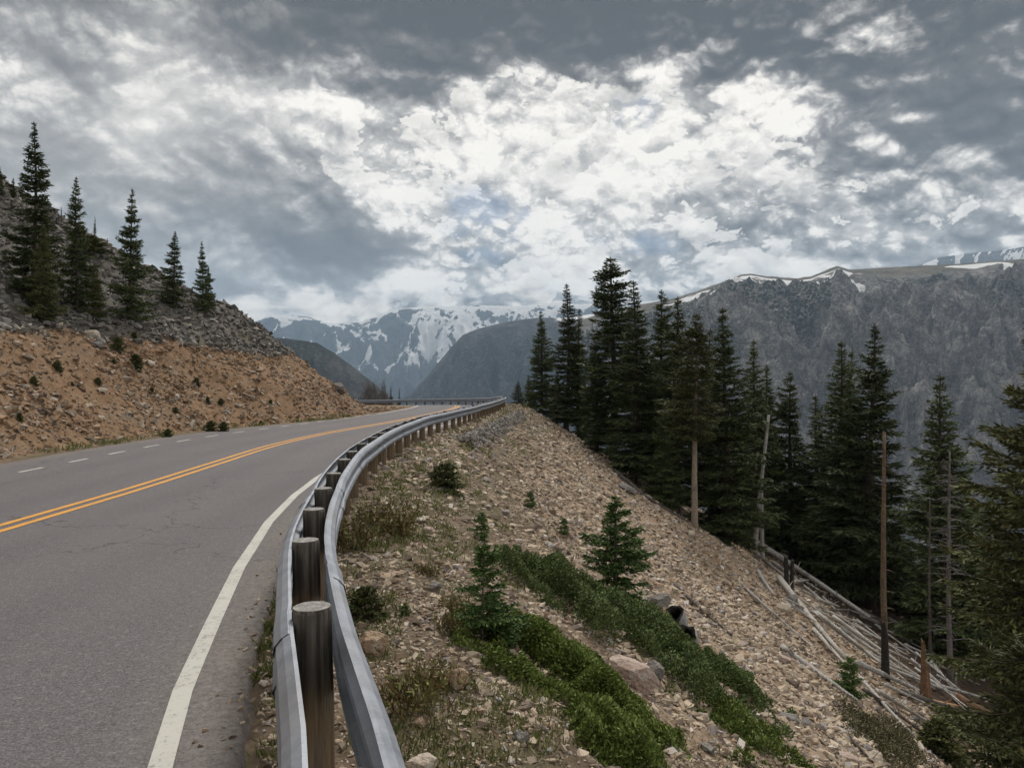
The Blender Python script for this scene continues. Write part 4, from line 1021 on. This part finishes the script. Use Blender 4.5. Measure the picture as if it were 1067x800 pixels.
# dead root brush by the right edge
x, y, z = ray(1058, 735, dmax=40); mb = MB(); r = random.Random(2)
for i in range(80):
    a = r.random() * 6.28; e = r.uniform(.1, 1.5); L = r.uniform(.4, 1.3); dd = np.array([math.cos(a) * math.cos(e), math.sin(a) * math.cos(e), math.sin(e)])
    mb.tube([dd * .05, dd * L * .5 + [r.gauss(0, .08), r.gauss(0, .08), .05], dd * L + [r.gauss(0, .15), r.gauss(0, .15), 0]], [.03, .02, .006], 5, 0, False)
o = mb.obj('root_tangle', M['brown_log']); o.location = (x, y, z); tag(o, 'brown tangle of dead roots and twigs under the right edge spruce', 'roots')

# ------------------------------------------------------------------ mountains
def m_mount(rock_a, rock_b, forest, snow_scale, forest_lo, forest_hi, k):
    def b(n):
        pos = n.tc('Object'); nz = n.sep(n.geo('Normal'))[2]
        f1 = n.noise(pos, .012 * k, 8, .65); f2 = n.noise(pos, .06 * k, 6, .7); f3 = n.noise(pos, .004 * k, 4, .55)
        st = n.noise(n.vmath('MULTIPLY', pos, (1, 1, .6)), .03 * k, 8, .72)
        c = n.mix(n.rng(f1, .35, .65), rock_a, rock_b); c = n.mix(n.rng(st, .42, .66, 0, .75), c, n.mix(1., rock_a, (.55, .55, .58), 'MULTIPLY')); c = n.mix(n.rng(f2, .55, .72, 0, .6), c, n.mix(1., rock_b, (1.35, 1.33, 1.3), 'MULTIPLY'))
        cr = n.voro(n.vmath('ADD', pos, n.scale(n.noise(pos, .012 * k, 5, .65, out='Color'), 90 / k)), .016 * k, 'DISTANCE_TO_EDGE'); c = n.mix(n.rng(cr, .0, .16, .55, 0), c, n.mix(1., rock_a, (.5, .5, .53), 'MULTIPLY'))
        f4 = n.noise(pos, .22 * k, 5, .7); c = n.mix(n.rng(f4, .53, .60, 0, .55), c, n.mix(1., rock_a, (.34, .37, .36), 'MULTIPLY')); c = n.mix(n.rng(f4, .45, .38, 0, .4), c, n.mix(1., rock_b, (1.3, 1.3, 1.28), 'MULTIPLY'))
        tr = n.voro(pos, .11 * k); fmask = n.math('MULTIPLY', n.attr('forest'), n.rng(n.math('ADD', f3, n.math('MULTIPLY', f2, .3)), forest_lo, forest_hi))
        fm = n.math('MULTIPLY', fmask, n.rng(tr, .8, .35))
        c = n.mix(fm, c, forest)
        c = n.mix(n.math('MULTIPLY', n.attr('grass'), .8), c, n.mix(n.rng(f1, .4, .6), (.10, .09, .062), (.155, .135, .095)))
        sm = n.rng(n.math('ADD', n.attr('snow'), n.math('MULTIPLY', n.math('SUBTRACT', n.noise(pos, snow_scale, 7, .62), .5), .9)), .44, .54)
        c = n.mix(sm, c, (.88, .89, .90))
        return dict(color=c, rough=.95, normal=n.bump(n.math('ADD', st, n.math('ADD', f2, n.math('MULTIPLY', f4, .4))), 1., 18 / k), spec=.1)
    return b
def mrange(name, pxs, pys, r0, r1, zbase, na, nr, mat, face, rough, gully, snowf, forestf, grassf=None, plateau=.0, seed=0, crag=.05, rimf=.85, back=600., px0=None, px1=None):
    """terrain between distance r0 (foot) and r1 (crest) whose crest line follows heights pys at bearings pxs"""
    az = np.linspace(px0 or pxs[0], px1 or pxs[-1], na); tanv = (az - CX) / F
    t = np.r_[np.linspace(0, 1, nr), [1.03, 1.09, 1.18]]
    A, Tt = np.meshgrid(tanv, t); PX = np.broadcast_to(az, A.shape)
    D = r0 + (r1 - r0) * Tt
    XX = A * D; YY = D
    crest = H - (np.interp(az, pxs, pys) - HZ) / F * r1
    sc = rough
    wob = (fbm(XX / sc / 2.2, YY / sc / 2.2, 4, seed + 3) - .5)
    tt = np.clip(Tt + wob * .16 * np.sin(np.pi * np.clip(Tt, 0, 1)), 0, 1)
    prof = np.interp(tt, *face)
    Zm = zbase + (crest[None] - zbase) * prof
    mask = np.sin(np.pi * np.clip(Tt, 0, 1)) ** .6
    mask = mask * sstep(.995, rimf, Tt)
    g = ridged(PX / gully[0] + wob * 2, Tt * gully[1], 5, seed + 7, .55)
    rel = (crest.mean() - zbase)
    Zm = Zm + mask * rel * (.30 * (g - .62) * gully[2] + .12 * (fbm(XX / sc, YY / sc, 6, seed + 9) - .5))
    Zm = Zm + mask * rel * crag * (ridged(XX / (sc * .42), YY / (sc * .42), 4, seed + 15, .6) - .6)
    Zm = Zm + (Tt >= .999) * (fbm(PX * .12, PX * 0, 4, seed + 1) - .5)[:] * .0012 * r1
    over = np.clip(Tt - 1, 0, None); Zm = Zm - over * (r1 - r0) * (.25 + plateau)
    o = mesh_np(name, np.c_[XX.ravel(), YY.ravel(), Zm.ravel()], grid_faces(*XX.shape), mat, None, True,
                dict(snow=snowf(PX, Tt, g, Zm), forest=forestf(PX, Tt, g, Zm), grass=(grassf(PX, Tt, g, Zm) if grassf else np.zeros(PX.shape))))
    return tag(o, kind='structure')
def gauss(px, t, cx_, ct, sx, st): return np.exp(-((px - cx_) / sx) ** 2 - ((t - ct) / st) ** 2)
# far snowy range
M['far_range'] = material('far_snowy_rock', m_mount((.036, .04, .046), (.085, .087, .092), (.016, .022, .022), .0042, .55, .6, .18))
def snow_far(px, t, g, z):
    st = ridged((px + 110 * t) / 26., t * 6.5 - px / 90., 5, 83, .62); st2 = ridged((px - 120 * t) / 34., t * 5. + px / 120., 5, 87, .62)
    v = .22 + 2.0 * np.clip(np.maximum(st, st2 * .97) - .66, -.3, .4) * sstep(.42, .62, t)
    v = v + .42 * sstep(.9, .97, t) * (.5 + fbm(px / 30., t * 4, 3, 5)) + .3 * gauss(px, t, 468, .72, 40, .2) + .16 * gauss(px, t, 500, .9, 60, .12) + .25 * gauss(px, t, 305, .93, 26, .07)
    return v - .8 * sstep(.56, .34, t)
mrange('snowy_mountain', [180, 230, 262, 285, 320, 345, 375, 400, 415, 440, 470, 485, 500, 530, 560, 580, 600, 640, 690, 720, 760, 820, 900], [352, 345, 336, 328, 330, 337, 336, 326, 322, 319, 319, 319, 318, 319, 318, 315, 317, 316, 313, 308, 312, 312, 312],
       6000, 10500, -420, 620, 150, M['far_range'], ([0, .2, .5, .8, .95, 1], [0, .06, .30, .78, .97, 1]), 900., (24., 5., 1.2), snow_far, lambda p, t, g, z: sstep(.45, .1, t), seed=20)
# far range peeking out at the right
M['far_range_b'] = material('far_snowy_plateau_rock', m_mount((.085, .088, .095), (.14, .14, .145), (.03, .04, .04), .003, .55, .6, .18))
mrange('snowy_plateau', [930, 965, 980, 1000, 1020, 1050, 1067, 1120, 1250], [284, 274, 268, 265, 263, 260, 257, 252, 250], 6000, 8000, -100, 240, 60, M['far_range_b'], ([0, .5, .9, 1], [0, .4, .93, 1]), 500., (9., 2., .5),
       lambda p, t, g, z: .30 + .5 * (g < .6) * sstep(.5, .9, t), lambda p, t, g, z: 0 * p, seed=31)
# mid blue ridge closing the valley (right) and the spur on the left
M['mid_range'] = material('dark_forested_rock', m_mount((.026, .030, .036), (.115, .114, .115), (.011, .017, .016), .004, .56, .68, .6))
mrange('valley_ridge', [330, 400, 428, 445, 470, 482, 500, 530, 560, 590, 620, 660, 700, 740, 780, 840, 900], [440, 428, 410, 392, 362, 349, 342, 335, 331, 331, 327, 322, 316, 308, 302, 300, 300], 2600, 4600, -450, 420, 130, M['mid_range'],
       ([0, .3, .75, .92, 1], [0, .25, .74, .95, 1]), 420., (26., 2.0, .85), lambda p, t, g, z: .16 * sstep(.9, .97, t) + .42 * sstep(545, 600, p) * sstep(.90, .97, t), lambda p, t, g, z: sstep(.97, .8, t), None, 0, 41)
M['spur'] = material('dark_spur_rock', m_mount((.045, .047, .046), (.12, .115, .105), (.02, .028, .022), .01, .5, .62, .8))
mrange('valley_spur', [120, 200, 250, 290, 310, 330, 350, 370, 385, 400, 415, 430], [330, 345, 350, 352, 354, 357, 369, 384, 396, 408, 420, 434], 1500, 2300, -420, 260, 90, M['spur'], ([0, .5, 1], [0, .45, 1]), 220., (14., 2., .7),
       lambda p, t, g, z: -.5 + 0 * p, lambda p, t, g, z: 1 + 0 * p, None, 0, 51)
# big canyon wall on the right
M['wall'] = material('canyon_wall_rock', m_mount((.15, .142, .14), (.43, .405, .385), (.030, .040, .032), .006, .50, .60, .9))
def snow_wall(px, t, g, z):
    s_ = -.15 + 1.25 * gauss(px, t, 1030, .93, 26, .05) + .9 * gauss(px, t, 992, .945, 18, .03) + .9 * gauss(px, t, 1052, .84, 9, .05)
    brk = fbm(px / 17., t * 40 + px / 60., 4, 17) - .5
    band = sstep(.79, .84, t) * sstep(.975, .93, t) * sstep(690, 740, px) * sstep(930, 880, px)
    s_ = s_ + band * (.68 + .10 * np.sin(px * .09 + 2) + 2.3 * brk) + .75 * gauss(px, t, 790, .955, 26, .02) + .35 * gauss(px, t, 880, .962, 40, .016)
    return s_ + (.55 + 1.2 * brk) * sstep(.84, .9, t) * sstep(.97, .93, t) * sstep(640, 690, px) * sstep(770, 720, px)
mrange('canyon_wall', [600, 640, 680, 705, 730, 755, 772, 782, 800, 830, 845, 862, 872, 885, 920, 960, 1000, 1040, 1067, 1110, 1180, 1320], [335, 322, 315, 310, 302, 293, 286, 285, 288, 290, 288, 281, 277, 281, 279, 277, 275, 272, 270, 268, 262, 250], 1150, 2900, -470, 900, 300, M['wall'],
       ([0, .12, .35, .62, .78, .86, .93, 1], [0, .10, .42, .76, .875, .925, .965, 1]), 240., (40., 3.4, .62), snow_wall,
       lambda p, t, g, z: np.clip(.22 + .8 * sstep(800, 735, p) * sstep(.2, .5, t) + .9 * sstep(.56, .70, t) * sstep(905, 845, p) + .9 * np.exp(-((t - (.87 - (p - 930) / 137 * .22)) / .04) ** 2) * (p > 910) + .55 * sstep(.30, .12, t) + .9 * (fbm(p / 26., t * 9, 4, 23) - .52), 0, 1) * sstep(.9, .85, t), lambda p, t, g, z: sstep(.86, .91, t), 0, 61, .13, .71)

# ------------------------------------------------------------------ haze
bm = bmesh.new(); bmesh.ops.create_cube(bm, size=1); me = bpy.data.meshes.new('haze'); bm.to_mesh(me); bm.free()
hzb = bpy.data.objects.new('haze', me); col.objects.link(hzb); tag(hzb, kind='stuff')
zlo, zhi = -560., 1640.
hzb.scale = (18800, 14400, zhi - zlo); hzb.location = (0, 5300, (zlo + zhi) / 2)
hm = bpy.data.materials.new('thin_air_haze'); hm.use_nodes = True; hm.node_tree.nodes.clear(); n = NT(hm.node_tree)
vo = n.new('ShaderNodeVolumePrincipled'); vo.inputs['Color'].default_value = (.54, .75, 1, 1); vo.inputs['Density'].default_value = 6.0e-5; vo.inputs['Anisotropy'].default_value = .1
ou = n.new('ShaderNodeOutputMaterial'); hm.node_tree.links.new(vo.outputs[0], ou.inputs['Volume']); me.materials.append(hm)

# ------------------------------------------------------------------ sky: Nishita sky behind a broken cloud layer
w = bpy.data.worlds.new('World'); scene.world = w; w.use_nodes = True; w.node_tree.nodes.clear(); n = NT(w.node_tree)
SUN_EL, SUN_AZ = 48., 8.     # azimuth to the right of the view axis
def pxdir(px, py):
    dx = (px - CX) / F; dz = (HZ - py) / F; return math.atan(dx), math.atan(dz / math.hypot(1, dx))
dirv = n.tc('Generated'); dx, dy, dz = n.sep(dirv)
az = n.math('ARCTAN2', dx, dy); el = n.math('ARCSINE', dz)
zc_ = n.math('ADD', n.math('MAXIMUM', dz, 0.), .16)
pl = n.comb(n.math('DIVIDE', dx, zc_), n.math('DIVIDE', dy, zc_), 0.)
ae = n.comb(az, n.math('MULTIPLY', el, 1.25), 0.)
w1 = n.noise(pl, 1.1, 5, .6, out='Color'); w2 = n.noise(ae, 9., 5, .62, out='Color')
wv = n.vmath('ADD', n.scale(n.vmath('SUBTRACT', w1, (.5, .5, .5)), .16), n.scale(n.vmath('SUBTRACT', w2, (.5, .5, .5)), .13))
aw = n.vmath('ADD', n.comb(az, el, 0.), wv)
def blobs(lst, base=None):
    acc = base
    for px, py, sx, sy, wgt in lst:
        a_, e_ = pxdir(px, py)
        d = n.vmath('MULTIPLY', n.vmath('SUBTRACT', aw, (a_, e_, 0)), (F / sx, F / sy, 0))
        g = n.math('MULTIPLY', n.math('EXPONENT', n.math('MULTIPLY', n.vmath('DOT_PRODUCT', d, d, 1), -1.)), wgt)
        acc = g if acc is None else n.math('ADD', acc, g)
    return acc
bright = blobs([(520, -25, 440, 80, -.40), (340, 25, 190, 60, -.20), (640, 45, 190, 48, -.22), (440, 95, 60, 45, -.16), (860, 60, 70, 35, -.20), (930, -30, 260, 80, -.24),
                (160, 70, 34, 62, .26), (230, 110, 60, 40, .14), (340, 120, 70, 50, .22), (480, 150, 120, 60, .27), (600, 130, 110, 70, .25), (720, 150, 120, 70, .17), (780, 100, 110, 40, .14),
                (130, 200, 130, 90, -.06), (340, 230, 100, 55, -.26), (370, 270, 90, 30, -.16), (420, 200, 40, 25, .18), (250, 90, 40, 30, .12),
                (990, 150, 150, 80, -.20), (1060, 90, 90, 80, -.12), (900, 215, 40, 20, .34), (960, 200, 24, 14, .22), (1030, 195, 34, 18, .30), (850, 240, 80, 30, -.08),
                (300, 315, 60, 16, .26), (440, 275, 50, 24, .22), (580, 240, 60, 40, .18), (520, 300, 80, 14, .12), (850, 265, 160, 12, .22), (440, 314, 240, 13, .20), (690, 270, 60, 24, -.08), (520, 235, 50, 25, -.06), (660, 190, 30, 20, .1)], .50)
bright = n.math('ADD', bright, n.math('ADD', n.rng(dy, .35, -.2, 0, .22), n.rng(el, .62, 1.0, 0, .26)))  # added fill light: unseen clouds behind the camera and overhead made brighter
fine = n.noise(pl, 2.3, 9, .60, .25); fine2 = n.noise(n.vmath('ADD', ae, n.scale(w2, .05)), 13., 8, .6)
def billow(vec, sc):
    acc = None
    for o in range(5):
        b_ = n.math('ABSOLUTE', n.math('SUBTRACT', n.math('MULTIPLY', n.noise(n.vmath('ADD', vec, (o * 3.1, o * 1.7, o * .9)), sc * 2.15 ** o, 0, .5), 2.), 1.))
        b_ = n.math('MULTIPLY', b_, .56 ** o); acc = b_ if acc is None else n.math('ADD', acc, b_)
    return acc
aeq = n.vmath('ADD', n.comb(az, n.math('MULTIPLY', el, 1.45), 0.), n.scale(w2, .035))
bil = billow(aeq, 7.5); bil_s = billow(n.vmath('ADD', aeq, (.005, .016, 0)), 7.5)
rim = n.math('MULTIPLY', n.math('SUBTRACT', bil, bil_s), 1.0)
big = n.noise(n.vmath('ADD', ae, n.scale(w2, .06)), 4.6, 10, .56)
det = n.math('ADD', n.math('MULTIPLY', n.math('SUBTRACT', fine, .5), .32), n.math('ADD', n.math('MULTIPLY', n.math('SUBTRACT', big, .5), .8), n.math('ADD', n.math('MULTIPLY', n.math('SUBTRACT', fine2, .5), .35), n.math('MULTIPLY', n.math('SUBTRACT', bil, .46), .62))))
calm = n.rng(blobs([(110, 200, 190, 140, 1.), (430, 0, 460, 80, .85), (130, 250, 160, 90, .5), (340, 260, 110, 50, .7), (1020, 120, 130, 110, .45)]), .15, .9, 1., .34)
dd_ = n.math('ADD', det, rim); dd_ = n.math('ADD', n.math('MULTIPLY', n.math('MAXIMUM', dd_, 0.), 1.15), n.math('ADD', n.math('MULTIPLY', n.math('MINIMUM', dd_, 0.), .55), -.005))
val = n.math('ADD', bright, n.math('MULTIPLY', dd_, calm))
ccol = n.ramp(val, [(0, (.036, .038, .041)), (.2, (.064, .065, .068)), (.36, (.12, .122, .126)), (.5, (.20, .203, .208)), (.62, (.285, .288, .292)), (.76, (.42, .422, .424)), (.92, (.51, .51, .505))])
aq2 = n.vmath('ADD', n.comb(n.math('ADD', az, 3.3), n.math('MULTIPLY', el, 1.5), 1.7), n.scale(w2, .045))
def puffs(sc, k_bright, th0, soft, amount, base):
    f = billow(aq2, sc); f2 = billow(n.vmath('ADD', aq2, (.006, .022, 0)), sc)
    over = n.math('SUBTRACT', f, n.math('SUBTRACT', th0, n.math('MULTIPLY', n.math('SUBTRACT', bright, .5), k_bright)))
    m = n.math('MULTIPLY', n.math('MULTIPLY', n.rng(over, 0., soft), amount), n.math('MULTIPLY', n.rng(calm, .45, .95, .0, 1.), n.rng(bright, .36, .52)))
    lit = n.math('ADD', n.math('MULTIPLY', n.math('SUBTRACT', f, f2), 1.3), n.rng(over, .02, .5, .78, .28, False))
    c_ = n.ramp(lit, [(0, (.13, .133, .14)), (.35, (.25, .253, .26)), (.6, (.40, .40, .40)), (.85, (.53, .53, .525))])
    return n.mix(m, base, c_)
ccol = puffs(6.5, .62, .66, .13, .7, ccol)
ccol = puffs(12., .75, .66, .09, .75, ccol)
low = n.math('MULTIPLY', n.rng(el, .26, .09), n.rng(val, .78, .45))
ccol = n.mix(n.math('MULTIPLY', low, .62), ccol, n.mix(1., ccol, (.93, .98, 1.03), 'MULTIPLY'))
warm = n.math('MULTIPLY', n.rng(el, .16, .03), n.rng(val, .5, .8)); ccol = n.mix(n.math('MULTIPLY', warm, .5), ccol, (.40, .385, .36))
ccol = n.mix(1., ccol, (1.05, 1.0, .93), 'MULTIPLY')
sky = n.new('ShaderNodeTexSky', sky_type='NISHITA'); sky.sun_disc = False; sky.sun_elevation = R(SUN_EL); sky.sun_rotation = R(SUN_AZ); sky.altitude = 2500; sky.air_density = 1.; sky.dust_density = .6
bg1 = n.new('ShaderNodeBackground'); bg1.inputs[1].default_value = .05; n.put(bg1.inputs[0], sky.outputs[0])
bg2 = n.new('ShaderNodeBackground'); bg2.inputs[1].default_value = 1.0; n.put(bg2.inputs[0], ccol)
gap = n.math('MULTIPLY', n.rng(blobs([(530, 240, 75, 36, 1.), (665, 105, 30, 16, 1.), (670, 245, 45, 25, .8), (480, 210, 30, 18, .6)]), .25, .9), n.rng(det, .10, -.10))
cover = n.math('SUBTRACT', 1., n.math('MULTIPLY', gap, .3))
ms = n.new('ShaderNodeMixShader'); n.put(ms.inputs[0], cover); n.l.new(bg1.outputs[0], ms.inputs[1]); n.l.new(bg2.outputs[0], ms.inputs[2])
wo = n.new('ShaderNodeOutputWorld'); n.l.new(ms.outputs[0], wo.inputs[0])
w.cycles.sampling_method = 'MANUAL'; w.cycles.sample_map_resolution = 512

sl = bpy.data.lights.new('sun', 'SUN'); sl.energy = 1.5; sl.angle = R(14); sl.color = (1, .955, .89)
so = bpy.data.objects.new('sun', sl); col.objects.link(so)
sd_ = Vector((math.sin(R(SUN_AZ)) * math.cos(R(SUN_EL)), math.cos(R(SUN_AZ)) * math.cos(R(SUN_EL)), math.sin(R(SUN_EL))))
so.rotation_euler = sd_.to_track_quat('Z', 'Y').to_euler(); so.location = (0, 0, 60)

# ------------------------------------------------------------------ camera and render settings
cam = bpy.data.cameras.new('camera'); co = bpy.data.objects.new('camera', cam); col.objects.link(co); scene.camera = co
cam.sensor_width = 36; cam.sensor_fit = 'HORIZONTAL'; cam.lens = 36 * F / 1067; cam.clip_start = .05; cam.clip_end = 60000
co.location = (0, 0, H); co.rotation_euler = (R(90) - math.atan(1 / F), 0, 0)
scene.view_settings.view_transform = 'Standard'; scene.view_settings.look = 'None'; scene.view_settings.exposure = 1.08; scene.view_settings.gamma = 1
cy = scene.cycles
cy.max_bounces = 4; cy.diffuse_bounces = 2; cy.glossy_bounces = 2; cy.transmission_bounces = 2; cy.volume_bounces = 0; cy.transparent_max_bounces = 6
cy.use_denoising = True; cy.use_adaptive_sampling = True; cy.adaptive_threshold = .02; cy.caustics_reflective = False; cy.caustics_refractive = False
